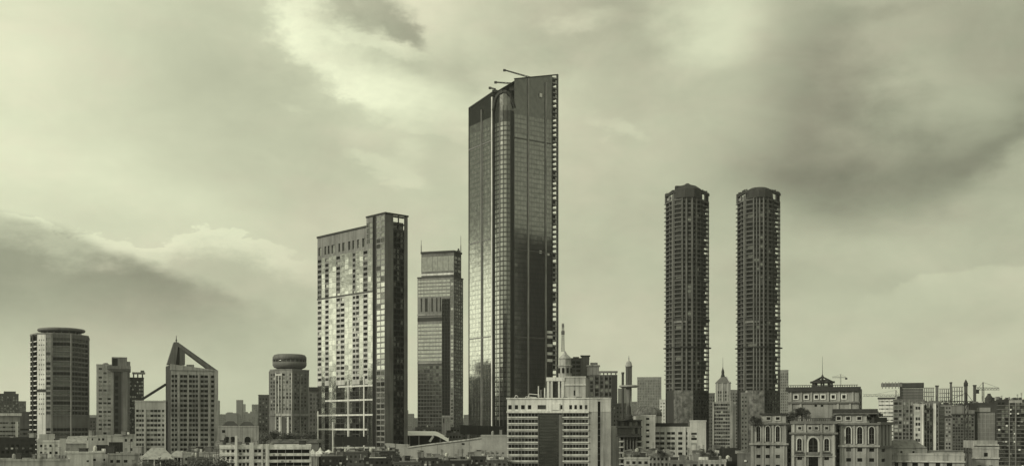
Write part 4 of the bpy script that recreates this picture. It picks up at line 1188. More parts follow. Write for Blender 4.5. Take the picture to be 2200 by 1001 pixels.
# ------------------------------------------------------------------ white belvedere with spire mast behind the banded block
def belvedere():
    D = 640.0
    A, B = WF_(1174, D, 1216), WF_(1258, D, 1216)
    T = Thing('white_belvedere', 'white rooftop belvedere with an arch, small turret and lattice mast', 'tower', (A + B) / 2)
    f = Face(T, A, B); P = lambda px, o, py: f.P(f.u(px), o, Z(py, D))
    u1 = f.u(1212)
    zt = Z(810, D)
    f.wall(0, Z(856, D), mat='cream')
    # arch pavilion; a black sheet paints the dark inside the arch
    for a, b in ((1175, 1180), (1183, 1187.5), (1199, 1203), (1206, 1212)): f.bar('column', 'white', f.u(a), f.u(b), Z(858, D), Z(818, D), -1.2, 0.3)
    f.bar('entablature', 'white', f.u(1173.5), f.u(1213), Z(818, D), zt, -9, 0.5)
    f.bar('back_wall', 'pale', f.u(1180), f.u(1206), Z(858, D), Z(818, D), -8.6, -8)
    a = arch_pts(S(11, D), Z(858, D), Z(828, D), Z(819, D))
    m = MB(); m.add([f.P(f.u(1193.3) + u, -0.6, z) for u, z in a], [tuple(range(len(a)))]); T.part('arch_dark_sheet', m, 'black')
    # solid part
    f.wall(Z(856, D), zt, f.us((1232.5, 1236)), [(Z(849, D), Z(838, D))], 'cream', ['g_dark'], 0.5, u0=u1)
    g = Face(T, B, B + Vector((3, 18))); g.wall(0, zt, mat='stone')
    f.bar('cornice', 'white', u1 + 0.3, f.len + 0.3, Z(827.5, D), Z(825, D), 0.003, 0.6); f.bar('coping', 'white', u1 + 0.3, f.len + 0.2, zt - 0.1, zt + 0.5, -0.4, 0.4)
    T.roof([A, B, B + Vector((3, 18)), A + Vector((0, 18))], zt - 0.12)
    # turret
    c = W(1214, D + 8)
    m = MB(); m.lathe(c, [(S(14, D), zt), (S(14, D), Z(786, D)), (S(16, D), Z(785, D)), (S(16, D), Z(783, D)), (S(12.5, D), Z(782, D)), (S(12.5, D), Z(770, D)), (S(14, D), Z(769, D)), (S(13.5, D), Z(767, D)), (S(4, D), Z(758, D)), (S(1.2, D), Z(752, D))], 8); T.part('turret', m, 'stone')
    for k in range(8):
        a = k * math.pi / 4 + math.pi / 8; r = S(13.2, D)
        q = Vector((c.x + r * math.cos(a), c.y + r * math.sin(a))); m = MB(); m.box(q.x - 0.6, q.x + 0.6, q.y - 0.6, q.y + 0.6, Z(800, D), Z(789, D)); T.part('turret_window', m, 'g_dark')
    m = MB(); q = W(1209.5, D + 8)
    for k in range(14):
        y0, y1 = 753 - k * 4.4, 753 - (k + 1) * 4.4; w = S(3.0 - k * 0.09, D)
        for sx in (-1, 1): m.beam((q.x + sx * w, q.y, Z(y0, D)), (q.x + sx * w, q.y, Z(y1, D)), 0.28)
        m.beam((q.x - w, q.y, Z(y0, D)), (q.x + w, q.y, Z(y1, D)), 0.24); m.beam((q.x + w, q.y, Z(y0, D)), (q.x - w, q.y, Z(y1, D)), 0.24)
    m.box(q.x - 1.0, q.x + 1.0, q.y - 0.5, q.y + 0.5, Z(716, D), Z(708, D)); m.box(q.x - 0.7, q.x + 0.7, q.y - 0.5, q.y + 0.5, Z(700, D), Z(695, D))
    T.part('lattice_mast', m, 'concrete')
    T.finish()


belvedere()


def pilaster_towers():
    D = 950.0
    T = block('dark_stepped_tower', 'dark stepped tower rising behind the white turret', 'tower', 1226, 1266, 770, D, 20, 'grey', first=778, step=9, h=5.5, last=860, us=[(1229, 1236), (1238, 1247), (1252, 1256), (1258, 1263)], glass=['g_dark', 'g_dark', 'g_mid'], par=0.6)
    f = T.face; f.bar('side_block', 'concrete', f.u(1249), f.u(1266), 0, Z(764, D), 0.003, 1.0); f.bar('cap', 'dark', f.u(1247), f.u(1268), Z(766, D), Z(763, D), -2, 1.4)
    f.bar('roof_house', 'dark', f.u(1231), f.u(1244), T.zt, Z(766, D), -6, -1); T.finish()
    D = 930.0
    T = block('pilastered_tower', 'dark tower with pale vertical pilasters and an open frame on its roof', 'tower', 1265, 1326, 806, D, 24, 'grey', first=813, step=8.4, h=6, last=915, us=[(1268, 1274), (1279, 1286), (1290, 1296), (1300, 1306), (1309, 1313), (1316, 1323)], glass=['g_dark', 'g_dark', 'g_mid', 'g_smoke'], par=0.5)
    f = T.face
    f.vbars('pilaster', 'concrete', [f.u(p) for p in (1277, 1288, 1298, 1307.5)], 0.9, 0, T.zt, 0.003, 0.7)
    f.bar('shade_strip', 'dark', f.u(1314), f.len + 0.1, 0, T.zt - 0.1, 0.003, 0.5)  # dark strip painting in the shade on the right side
    f.bar('frame_beam', 'mid', f.u(1287), f.u(1327), Z(800, D), Z(796.5, D), -8, 0.6)
    for p in (1289, 1297, 1305, 1313, 1323): f.bar('frame_post', 'concrete', f.u(p) - 0.5, f.u(p) + 0.5, T.zt, Z(800, D), -1.2, 0)
    f.bar('penthouse', 'mid', f.u(1262), f.u(1287), T.zt, Z(786, D), -12, -0.5); f.bar('penthouse_roof', 'pale', f.u(1260), f.u(1289), Z(786, D), Z(783.5, D), -12.5, 0.3)
    f.bar('penthouse_top', 'concrete', f.u(1268), f.u(1284), Z(783.5, D), Z(778, D), -9, -2)
    T.finish()


pilaster_towers()


# ------------------------------------------------------------------ slim spire with a round platform, on a balconied block
def spire():
    D = 540.0
    c = W(1351, D)
    T = Thing('platform_spire', 'slim dark spire with a flat round platform and small dome on top', 'tower', c)
    r = lambda p: S(p, D); z = lambda y: Z(y, D)
    m = MB(); m.lathe(c, [(r(2.5), z(872)), (r(3.2), z(862)), (r(5.5), z(848)), (r(6), z(838)), (r(6), z(831))], 14); T.part('neck', m, 'concrete', smooth=True)
    m = MB(); m.lathe(c, [(r(8), z(902)), (r(8), z(893)), (r(5), z(888)), (r(4.2), z(872)), (r(2.5), z(871))], 12); T.part('stem', m, 'dark')
    m = MB(); m.lathe(c, [(r(17), z(832)), (r(21), z(830.5)), (r(21), z(828)), (r(19), z(827))], 24); T.part('platform', m, 'pale')
    m = MB(); m.lathe(c, [(r(6), z(827)), (r(6), z(786))], 12); T.part('shaft', m, 'black')
    for k in range(10):
        a = k * math.pi / 5 + 0.3; q = Vector((c.x + r(6.4) * math.cos(a), c.y + r(6.4) * math.sin(a))); m = MB(); m.box(q.x - 0.12, q.x + 0.12, q.y - 0.12, q.y + 0.12, z(827), z(786)); T.part('shaft_rib', m, 'mid')
    m = MB(); m.lathe(c, [(r(7.6), z(788)), (r(7.6), z(784.5)), (r(6.4), z(784)), (r(6.2), z(780)), (r(4.4), z(776.5)), (r(1.5), z(775)), (r(0.9), z(772)), (r(1.6), z(769.5)), (r(0.8), z(767.5)), (r(0.25), z(763))], 14); T.part('dome', m, 'pale', smooth=True)
    T.finish()
    A, B = WF_(1326, D, 1352), WF_(1378, D, 1352)
    T = Thing('spire_base_block', 'dark two-tier block with ribbed shaft beneath the platform spire', 'building', (A + B) / 2)
    f = Face(T, A, B)
    u0, u1 = f.u(1341), f.u(1367)
    f.wall(Z(937, D), Z(902, D), reg(8, 0.75, 0.4, f.len - 0.4), [(Z(914, D), Z(906, D)), (Z(931, D), Z(919, D))], 'black', ['g_dark', 'g_mid', 'g_smoke2'], 0.5)
    f.bars('tier_ledge', 'dark', -0.4, f.len + 0.4, [Z(902, D), Z(916.5, D), Z(936.5, D)], 0.7, 0.003, 0.9)
    for i in (1, 2, 3):
        p = ring_back([A, B], 12); Face(T, p[i], p[(i + 1) % 4]).wall(Z(937, D), Z(902, D), mat='black')
    T.roof(ring_back([A, B], 12), Z(902, D), 'tar')
    m = MB(); p = ring_back([A, B], 12); m.prism(p, Z(937.5, D), Z(936.8, D)); T.part('soffit', m, 'dark')
    g = Face(T, W(1341, D + 2), W(1367, D + 2)); g.wall(0, Z(937, D), reg(4, 0.6, 0.3, g.len - 0.3), [(1, Z(945, D))], 'dark', ['g_dark', 'g_mid'], 0.5, part='shaft_wall')
    g.vbars('shaft_rib', 'concrete', [g.len * k / 4 for k in range(5)], 0.45, 0, Z(940, D), 0.003, 0.5)
    for a, b in ((1331, 1341), (1367, 1379)):
        q = Face(T, W(a, D + 4), W(b, D + 4)); q.wall(0, Z(936, D), [(0.5, q.len - 0.4)], rows(D, 942, 12.2, 7, 1010), 'pale', ['g_dark'], 1.0, part='balcony_wall'); q.bars('balcony', 'white', -0.3, q.len + 0.3, [Z(948 + 12.2 * k, D) for k in range(5)], 0.5, 0.003, 0.8)
    m = MB(); m.lathe(c, [(S(9, D), Z(902, D)), (S(9, D), Z(899, D)), (S(6, D), Z(896, D))], 12); T.part('roof_drum', m, 'black')
    T.finish()
    q = W(1338, 700)
    T = Thing('chimney', 'thin dark chimney just left of the platform spire', 'chimney', q)
    m = MB(); m.lathe(q, [(1.0, 0), (0.75, Z(802, 700))], 10); T.part('stack', m, 'dark', smooth=True); m = MB(); m.lathe(q, [(0.95, Z(803, 700)), (0.95, Z(799, 700))], 10); T.part('cap', m, 'dark_steel'); T.finish()


spire()


# ------------------------------------------------------------------ domed tower between the twin towers
def domed_tower():
    D = 1150.0
    A, B = WF_(1531, D, 1556), WF_(1581, D, 1556)
    T = Thing('domed_office_tower', 'pale office tower with gabled crown, small dome and needle, between the twins', 'tower', (A + B) / 2)
    r = lambda p: S(p, D); z = lambda y: Z(y, D)
    f = Face(T, A, B)
    zt = z(863)
    f.wall(0, zt, reg(7, 0.9, f.u(1534), f.u(1568)), rows(D, 869, 7.6, 4.6, 965), 'pale', ['g_mid', 'g_smoke', 'g_sky3', 'g_dark'], 0.4)
    f.bars('band', 'mid', f.u(1533), f.u(1569), [z(y) for y in (881, 925)], 1.6, 0.003, 0.5)
    f.bar('pier', 'cream', 0, f.u(1533.5), 0, zt, 0.003, 0.8); f.bar('pier', 'pale', f.u(1569), f.u(1574), 0, zt + 1, 0.003, 0.8); f.vbars('fin', 'mid', [f.u(p) for p in (1577, 1580)], 0.6, 0, zt - 2, 0.003, 0.5)
    p = ring_back([A, B], 24)
    for i in (1, 2, 3): Face(T, p[i], p[(i + 1) % 4]).wall(0, zt, mat='mid')
    T.roof(p, zt - 0.1)
    a, b = WF_(1537.5, D + 2, 1556), WF_(1570, D + 2, 1556)
    g = Face(T, a, b); zu = z(822)
    g.wall(zt, zu, reg(5, 0.7, 1.5, g.len - 1.5), rows(D, 842, 7.6, 5, 860), 'pale', ['g_mid', 'g_smoke'], 0.4, name='upper_window')
    for x in (1541, 1552, 1564): g.bar('upper_pier', 'cream', g.u(x) - 0.5, g.u(x) + 0.5, zt, zu, 0.003, 0.6)
    q = ring_back([a, b], 16)
    for i in (1, 2, 3): Face(T, q[i], q[(i + 1) % 4]).wall(zt, zu, mat='mid')
    m = MB(); mid = (a + b) / 2
    m.add([g.P(-0.5, 0.6, zu), g.P(g.len + 0.5, 0.6, zu), g.P(g.len + 0.5, -16.5, zu), g.P(-0.5, -16.5, zu), g.P(g.len * 0.36, -4, z(809)), g.P(g.len * 0.7, -4, z(808)), g.P(g.len * 0.7, -11, z(808)), g.P(g.len * 0.36, -11, z(809))],
          [(0, 1, 5, 4), (1, 2, 6, 5), (2, 3, 7, 6), (3, 0, 4, 7), (4, 5, 6, 7)]); T.part('crown_roof', m, 'concrete')
    m = MB(); m.beam(g.P(g.len * 0.72, 0.3, z(808)), g.P(g.len * 0.95, 0.3, z(821)), 1.0); T.part('crown_rake', m, 'white')
    c = W(1553, D + 9)
    m = MB(); m.lathe(c, [(r(5), z(809)), (r(4), z(805)), (r(3), z(803)), (r(3.2), z(798)), (r(2.4), z(794)), (r(1), z(790)), (r(0.4), z(786)), (r(0.22), z(766))], 10); T.part('spire', m, 'dark', smooth=True)
    T.finish()


domed_tower()


# ------------------------------------------------------------------ the palace-like hotel on the right
def palace():
    D = 430.0
    PW = lambda px, d: WF_(px, d, 1765)
    def section(name, label, x0, x1, zt_y, depth, dD=0.0):
        A, B = PW(x0, D + dD), PW(x1, D + dD)
        T = Thing(name, label, 'hotel', (A + B) / 2, 'sections of the palace-like hotel')
        return T, Face(T, A, B), ring_back([A, B], depth)
    z = lambda y: Z(y, D)
    gl = ['g_dark', 'g_dark', 'g_mid']
    def body(T, f, poly, yt, mat='pale', zs=(), us=(), roofm='roofing'):
        f.wall(0, z(yt), us, zs, mat, gl, 0.6)
        for i in (1, 2, 3): Face(T, poly[i], poly[(i + 1) % 4]).wall(0, z(yt), mat=mat)
        T.roof(poly, z(yt) - 0.05, roofm)
    # left wing
    T, f, p = section('palace_hotel_wing', 'left wing of the palace-like hotel, nearest the twin towers', 1613, 1691, 907, 16)
    body(T, f, p, 909, zs=rows(D, 959, 21.5, 7.5, 1006), us=f.us((1625, 1634), (1645, 1654), (1666.5, 1675.5)))
    for x in (1629.5, 1649.5, 1671): arch_window(f, f.u(x), S(8.5, D), z(948), z(920), z(914.5), tw=0.35, trim='cream')
    f.bar('cornice', 'pale', -0.6, f.len + 0.6, z(955.5), z(951.5), 0.003, 1.0); f.bar('cornice', 'concrete', -0.8, f.len + 0.8, z(911), z(907.5), -0.5, 1.2)
    f.vbars('pilaster', 'pale', [f.u(q) for q in (1616, 1639.5, 1660.5, 1687)], 0.7, z(951.5), z(911), 0.003, 0.5)
    f.vbars('lower_pilaster', 'stone', [f.u(q) for q in (1618, 1639.5, 1660.5, 1684)], 0.5, 0, z(955.6), 0.003, 0.3)
    g = Face(T, PW(1636, D + 3), PW(1689, D + 3)); g.wall(z(908), z(890), mat='stone', part='attic'); q = ring_back([g.A, g.B], 10)
    for i in (1, 2, 3): Face(T, q[i], q[(i + 1) % 4]).wall(z(908), z(890), mat='stone', part='attic')
    m = MB(); m.prism(ring_back([PW(1632, D + 2), PW(1692, D + 2)], 12), z(890), z(886.5)); T.part('attic_roof', m, 'dark')
    for x in (1651, 1671): rose_window(g, g.u(x), S(8, D), z(898), S(6, D))
    T.finish()
    # linking bays, recessed
    for k, (a, b, lab) in enumerate(((1690, 1702, 'dark recessed bay between left wing and arched centre of the palace-like hotel'), (1795, 1806, 'dark recessed bay between arched centre and right wing of the palace-like hotel'))):
        T, f, p = section('palace_hotel_link', lab, a, b, 895, 12, 5)
        body(T, f, p, 897, 'concrete', zs=rows(D, 905, 21, 8, 1010), us=[(f.len * 0.25, f.len * 0.75)]); parapet(T, p, z(897), 0.6, 0.5, 'dark'); T.finish()
    # centre
    T, f, p = section('palace_hotel_centre', 'arched centre section of the palace-like hotel, with the big round-headed doorway', 1700, 1796, 908, 18, -3)
    D0 = D; 
    body(T, f, p, 908, zs=rows(D, 983, 22, 8, 1006), us=f.us((1713, 1723), (1771, 1781)))
    arch_window(f, f.u(1747), S(19, D), z(970), z(950), z(939), tw=0.7)
    f.bar('lower_opening', 'g_dark', f.u(1737), f.u(1757.5), 0, z(977), 0.02, 0.06)
    for x in (1717.5, 1776): arch_window(f, f.u(x), S(9.5, D), z(967), z(946), z(941), tw=0.4)
    for x in (1717.5, 1776):
        f.bar('balcony', 'concrete', f.u(x - 9), f.u(x + 9), z(977), z(974.5), 0.003, 1.2); f.bar('balustrade', 'dark', f.u(x - 9), f.u(x + 9), z(974.5), z(969.5), 1.0, 1.18)
    f.bar('balustrade', 'concrete', f.u(1736), f.u(1758), z(976), z(970.5), 0.1, 0.6)
    f.bar('ledge', 'pale', 0, f.len, z(980), z(977.2), 0.003, 0.7)
    f.bar('cornice', 'concrete', -0.8, f.len + 0.8, z(932), z(928), 0.003, 1.2); f.bar('parapet', 'concrete', -0.5, f.len + 0.5, z(910), z(904), -0.6, 0.8)
    f.vbars('column', 'stone', [f.u(q) for q in (1704, 1729.5, 1764.5, 1791)], 0.85, 0, z(932), 0.003, 0.6)
    f.vbars('attic_pier', 'stone', [f.u(q) for q in (1705, 1729.5, 1764.5, 1791)], 0.7, z(928), z(910), 0.003, 0.5)
    for x in (1718, 1740, 1754, 1776): rose_window(f, f.u(x), S(6, D), z(919), S(5.5, D), 'stone')
    m = MB()
    for k in range(24): f.boxto(m, f.len * k / 24 + 0.1, f.len * k / 24 + 0.35, z(904), z(899), -0.4, -0.15)
    f.boxto(m, 0, f.len, z(899), z(897.5), -0.5, -0.05); T.part('balustrade', m, 'dark')
    T.finish()
    # right wing
    T, f, p = section('palace_hotel_wing', 'right wing of the palace-like hotel, with the slanting far-right bay', 1804, 1887, 909, 18)
    body(T, f, p, 911, zs=rows(D, 965, 21.5, 7.5, 1010), us=f.us((1818, 1828.5), (1842, 1852.5), (1867.5, 1878)))
    for x in (1822.5, 1847, 1872.5): arch_window(f, f.u(x), S(10.5, D), z(952), z(922), z(916), tw=0.4)
    f.bar('cornice', 'pale', -0.6, f.len + 0.6, z(959), z(955), 0.003, 1.0); f.bar('cornice', 'concrete', -0.8, f.len + 0.8, z(912), z(908), -0.5, 1.2)
    f.vbars('pilaster', 'pale', [f.u(q) for q in (1808, 1835, 1860, 1885)], 0.7, z(955), z(912), 0.003, 0.5)
    f.vbars('lower_pilaster', 'stone', [f.u(q) for q in (1810, 1835, 1860, 1885)], 0.5, 0, z(959), 0.003, 0.3)
    e = Face(T, f.B + Vector((0.003, 0.003)), PW(1916, D + 9)); e.wall(0, z(911), e.us((1894, 1902)), rows(D, 966, 21.5, 7, 1010), 'pale', gl, 0.5, part='slanting_bay')
    e.vbars('pilaster', 'concrete', [e.len * k / 4 for k in (1, 2, 3)], 0.4, z(957), z(912), 0.003, 0.4); e.bar('cornice', 'concrete', 0, e.len + 0.4, z(960), z(956), 0.003, 0.9); e.bar('cornice', 'concrete', 0, e.len + 0.4, z(912), z(906), -0.5, 1.0)
    m = MB(); m.add([(q[0], q[1], z(910.6)) for q in (f.P(f.len), e.P(e.len), e.P(e.len, -12), f.P(f.len, -14))], [(0, 1, 2, 3)]); T.part('roof', m, 'tar')
    e.bar('roof_screen', 'dark', 0.5, e.len, z(908), z(896), -3, -2)
    g = Face(T, PW(1797, D + 3), PW(1862, D + 3)); g.wall(z(909), z(889), mat='stone', part='attic'); q = ring_back([g.A, g.B], 10)
    for i in (1, 2, 3): Face(T, q[i], q[(i + 1) % 4]).wall(z(909), z(889), mat='stone', part='attic')
    m = MB(); m.prism(ring_back([PW(1789, D + 2), PW(1886, D + 2)], 13), z(888), z(878)); T.part('attic_roof', m, 'dark')
    g.bar('roof_parapet', 'concrete', g.u(1790), g.u(1885), z(889), z(887), -0.4, 1.6)
    for x in (1802, 1822, 1846): rose_window(g, g.u(x), S(8, D), z(898), S(6.5, D))
    T.finish()
    # upper block with cupola, further back
    D2 = 452.0; zz = lambda y: Z(y, D2)
    A, B = PW(1693, D2), PW(1845, D2)
    T = Thing('palace_hotel_upper_block', 'upper storey block of the palace-like hotel, crowned by an open cupola', 'hotel', (A + B) / 2, 'sections of the palace-like hotel')
    f = Face(T, A, B); p = ring_back([A, B], 20)
    f.wall(0, zz(838), mat='pale')
    for i in (1, 2, 3): Face(T, p[i], p[(i + 1) % 4]).wall(0, zz(838), mat='concrete')
    for x in (1710, 1732, 1754, 1768, 1790, 1813): rose_window(f, f.u(x), S(7, D2), zz(852), S(7.5, D2), 'white')
    f.vbars('pilaster', 'stone', [f.u(q) for q in (1699, 1722, 1743, 1779, 1803, 1832)], 0.6, zz(862), zz(840), 0.003, 0.5)
    f.bar('cornice', 'concrete', -0.4, f.len + 0.4, zz(866), zz(862.5), 0.003, 0.9); f.bar('cornice', 'dark', -0.8, f.len + 0.8, zz(840), zz(831), -1.0, 1.3)
    for x in (1752.5, 1766): f.bar('small_window', 'g_dark', f.u(x - 2.5), f.u(x + 2.5), zz(873), zz(868.5), 0.01, 0.06)
    f.vbars('lower_pier', 'stone', [f.u(q) for q in (1699, 1720, 1800, 1826)], 0.8, 0, zz(866), 0.003, 0.5)
    T.roof(p, zz(834), 'tar')
    g = Face(T, B, PW(1852, D2 + 6)); g.wall(0, zz(835), reg(1, 0.5, 0.2, g.len), rows(D2, 852, 14, 8, 885), 'concrete', gl, 0.3)
    m = MB()
    for k in range(30): f.boxto(m, f.len * k / 30 + 0.05, f.len * k / 30 + 0.3, zz(831), zz(827.5), -0.6, -0.3)
    f.boxto(m, 0.3, f.len - 0.3, zz(827.5), zz(826.3), -0.7, -0.2); T.part('roof_railing', m, 'dark')
    c = PW(1767, D2 + 8); r = lambda q: S(q, D2)
    m = MB(); m.lathe(c, [(r(23), zz(832)), (r(23), zz(828)), (r(21), zz(827.5))], 8); T.part('cupola_base', m, 'dark')
    for k in range(8):
        a = k * math.pi / 4 + math.pi / 8; x, y = c.x + r(20) * math.cos(a), c.y + r(20) * math.sin(a); m = MB(); m.box(x - 0.3, x + 0.3, y - 0.3, y + 0.3, zz(828), zz(820)); T.part('cupola_column', m, 'dark')
    m = MB(); n = 8
    ring = [(c.x + r(24) * math.cos(k * math.pi / 4 + math.pi / 8), c.y + r(24) * math.sin(k * math.pi / 4 + math.pi / 8)) for k in range(8)]
    for k in range(8):
        a, b = ring[k], ring[(k + 1) % 8]
        m.beam((a[0], a[1], zz(819)), (b[0], b[1], zz(819)), 0.9, 0.75); m.beam((a[0], a[1], zz(819)), (c.x, c.y, zz(806.5)), 0.42)
    for k in range(8):
        a, b = ring[k], ring[(k + 1) % 8]; q = 0.35
        m.beam((a[0] * (1 - q) + c.x * q, a[1] * (1 - q) + c.y * q, zz(814.7)), (b[0] * (1 - q) + c.x * q, b[1] * (1 - q) + c.y * q, zz(814.7)), 0.3)
    T.part('cupola_roof', m, 'dark')
    m = MB(); m.lathe(c, [(r(3), zz(808)), (r(2.5), zz(805)), (r(0.7), zz(802)), (r(0.5), zz(790)), (r(0.22), zz(763))], 8); T.part('flagpole', m, 'dark_steel')
    m = MB(); m.lathe(PW(1773, D2), [(r(24), zz(905)), (r(24), zz(868)), (r(22), zz(866))], 16); T.part('stair_drum', m, 'concrete') if False else None
    T.finish()


palace()


# ------------------------------------------------------------------ estate of towers and cranes on the far right
def right_estate():
    D = 800.0
    T = block('netted_tower', 'unfinished tower with netted top storey and broad roof frame, right of the palace-like hotel', 'tower', 1919, 1986, 858, D, 24, 'concrete', first=866, step=8.2, h=5.4, last=970,
              us=[(1921, 1929), (1931, 1937), (1940, 1945), (1947, 1952), (1955, 1960), (1962, 1968), (1971, 1976), (1978, 1984)], glass=['g_mid', 'g_dark', 'g_smoke', 'g_pale'], par=0.3, clut=3)
    f = T.face
    f.vbars('rib', 'mid', [f.u(p) for p in (1938.5, 1953.5, 1969.5)], 0.8, 0, T.zt, 0.003, 0.6)
    f.bar('netting', 'grey', f.u(1937), f.u(1984), T.zt, Z(834, D), -14, -0.3)
    f.bars('net_rail', 'mid', f.u(1936), f.u(1985), [Z(y, D) for y in (840, 846, 852)], 0.35, -0.28, 0.1)
    f.bar('roof_frame', 'dark', f.u(1938), f.u(1985), Z(832, D), Z(822, D), -16, 1.0); f.bar('roof_frame', 'concrete', f.u(1893), f.u(1938), Z(830, D), Z(822, D), -3, 0.9)
    for p in (1896, 1903, 1910, 1917, 1924, 1931): f.bar('frame_rail', 'mid', f.u(p) - 0.3, f.u(p) + 0.3, Z(834, D), Z(820, D), 0.92, 1.2)
    f.bar('shaft', 'dark', f.u(1933), f.u(1938.5), Z(860, D), Z(821, D), -8, 0.1)
    T.finish()
    T = block('white_striped_block', 'small white block with grey stripes beside the netted tower', 'building', 1887, 1920, 857, 870, 16, 'white', cols=6, cfrac=0.95, first=862, step=8, h=2.4, last=960, glass=['g_pale', 'g_mid'], par=0.3)
    f = T.face; f.bar('dark_opening', 'black', f.u(1890), f.u(1897), Z(893, 870), Z(888, 870), 0.003, 0.1); f.bar('roof_slab', 'dark', -0.5, f.len + 1, T.zt + 0.3, T.zt + 1.4, -10, 1.0); T.finish()

    def crane(name, label, px, base_y, D, j0, j1, jy, mat='mid', w=1.1):
        q = W(px, D)
        T = Thing('tower_crane', label, 'crane', q, 'tower cranes over the estate')
        zt = Z(jy, D)
        m = MB(); zb = Z(base_y, D); n = 9
        for k in range(n):
            a, b = zb + (zt - zb) * k / n, zb + (zt - zb) * (k + 1) / n
            for s in (-1, 1): m.beam((q.x + s * w / 2, q.y, a), (q.x + s * w / 2, q.y, b), 0.3)
            m.beam((q.x - w / 2, q.y, a), (q.x + w / 2, q.y, b), 0.22)
        m.box(q.x - w / 2, q.x + w / 2, q.y - w / 2, q.y + w / 2, 0, zb); T.part('mast', m, mat)
        m = MB(); a, b = W(j0, D), W(j1, D); n = 16
        for dz in (0, 1.5): m.beam((a.x, q.y, zt + dz), (b.x, q.y, zt + dz * 0.8), 0.32)
        for k in range(n):
            x0, x1 = a.x + (b.x - a.x) * k / n, a.x + (b.x - a.x) * (k + 1) / n
            m.beam((x0, q.y, zt + 1.5 * (k % 2)), (x1, q.y, zt + 1.5 * ((k + 1) % 2)), 0.2)
        T.part('jib', m, mat)
        m = MB(); m.beam((q.x, q.y, zt), (q.x, q.y, zt + 5), 0.6); m.beam((q.x, q.y, zt + 5), (a.x * 0.7 + q.x * 0.3, q.y, zt + 1.4), 0.15); m.beam((q.x, q.y, zt + 5), (b.x, q.y, zt + 1.2), 0.15); T.part('tower_head', m, mat)
        m = MB(); e = b if abs(b.x - q.x) < abs(a.x - q.x) else a
        m.box(e.x - 1.3, e.x + 1.3, q.y - 1, q.y + 1, zt - 2.4, zt + 0.2); T.part('counterweight', m, 'dark')
        T.finish()
    crane('tower_crane', 'far faint tower crane right of the hotel cupola', 1806, 835, 1500, 1788, 1818, 811, 'mid')
    crane('tower_crane', 'long low tower crane jib reaching left from the netted tower', 1925, 862, 880, 1855, 1932, 851, 'mid', 1.4)
    crane('tower_crane', 'tower crane with a level jib over the rightmost towers', 2112, 862, 720, 2098, 2147, 837, 'concrete', 1.2)
    crane('tower_crane', 'tall dark crane mast standing in front of the ribbed estate towers', 2076, 1005, 470, 2020, 2090, 868, 'dark', 1.4)

    D = 700.0
    T = block('window_strip_tower', 'pale tower with one strip of large windows, leftmost of the ribbed estate', 'tower', 1963, 1986, 869, D, 18, 'cream', first=876, step=11.5, h=6.5, last=960, us=[(1967, 1971.5), (1972.5, 1977)], par=0.5, clut=4); 
    f = T.face; f.bar('rib', 'white', f.u(1980), f.u(1984), 0, T.zt + 0.2, 0.003, 0.8); T.finish()
    T = block('ribbed_tower', 'grey tower with tall pale ribs, second of the ribbed estate', 'tower', 1984, 2017, 866, D + 4, 18, 'concrete', first=873, step=9, h=6, last=975, us=[(1986, 1990), (1992, 1996), (1998, 2002), (2012, 2015)], par=0.5, clut=4, glass=['g_mid', 'g_dark', 'g_smoke'])
    f = T.face; f.vbars('rib', 'pale', [f.u(p) for p in (1991, 1997)], 0.5, 0, T.zt, 0.003, 0.6); f.bar('rib', 'white', f.u(2005), f.u(2011), 0, T.zt, 0.003, 0.9)
    f.bars('ledge', 'grey', 0, f.u(2004), [Z(y, D) for y in (878, 921)], 1.2, 0.003, 0.8); T.finish()
    T = block('dark_and_pale_tower', 'tower split into dark glass and a pale window strip, third of the ribbed estate', 'tower', 2016, 2046, 869, D + 2, 18, 'mid', first=876, step=8.5, h=4.5, last=975, us=[(2032, 2036), (2038, 2042)], par=0.5, clut=4, glass=['g_mid', 'g_dark', 'g_pale'])
    f = T.face; f.bar('dark_glass_strip', 'g_smoke2', f.u(2017), f.u(2029), 0, T.zt - 1, 0.003, 0.25); f.bars('glass_rail', 'grey', f.u(2017), f.u(2029), [Z(880 + 8.5 * k, D) for k in range(11)], 0.4, 0.255, 0.5); f.bar('ledge', 'dark', f.u(2016), f.u(2045), Z(895, D), Z(892.5, D), 0.003, 0.9); T.finish()
    T = block('brown_grid_tower', 'darker grid-fronted tower, fourth of the ribbed estate, behind the tall dark mast', 'tower', 2045, 2094, 872, D - 4, 20, 'grey', cols=8, cfrac=0.7, first=893, step=6.5, h=4.4, last=975, par=0.5, clut=4, glass=['g_mid', 'g_dark', 'g_smoke'])
    f = T.face; f.bar('upper_band', 'concrete', 0, f.len, Z(888, D), T.zt, 0.003, 0.5); f.bar('ledge', 'dark', -0.3, f.len + 0.3, Z(891, D), Z(888, D), 0.003, 0.9); T.finish()
    T = block('framed_panel_tower', 'tower with a large pale gridded panel framed in dark, fifth of the ribbed estate', 'tower', 2092, 2141, 866, D - 6, 20, 'dark', cols=1, cfrac=0.0, par=0.5, clut=4)
    f = T.face; D3 = D - 6
    f.bar('gridded_panel', 'concrete', f.u(2099), f.u(2138), 0, Z(886, D3), 0.003, 0.3); f.vbars('panel_rib', 'mid', [f.u(p) for p in (2102, 2110, 2118, 2127, 2136)], 0.45, 0, Z(886, D3), 0.305, 0.6)
    f.bars('panel_rail', 'mid', f.u(2099), f.u(2138), [Z(890 + 9.5 * k, D3) for k in range(7)], 0.4, 0.305, 0.5); f.bar('upper_band', 'mid', f.u(2094), f.u(2128), Z(884, D3), Z(875, D3), 0.003, 0.4); T.finish()
    D = 610.0
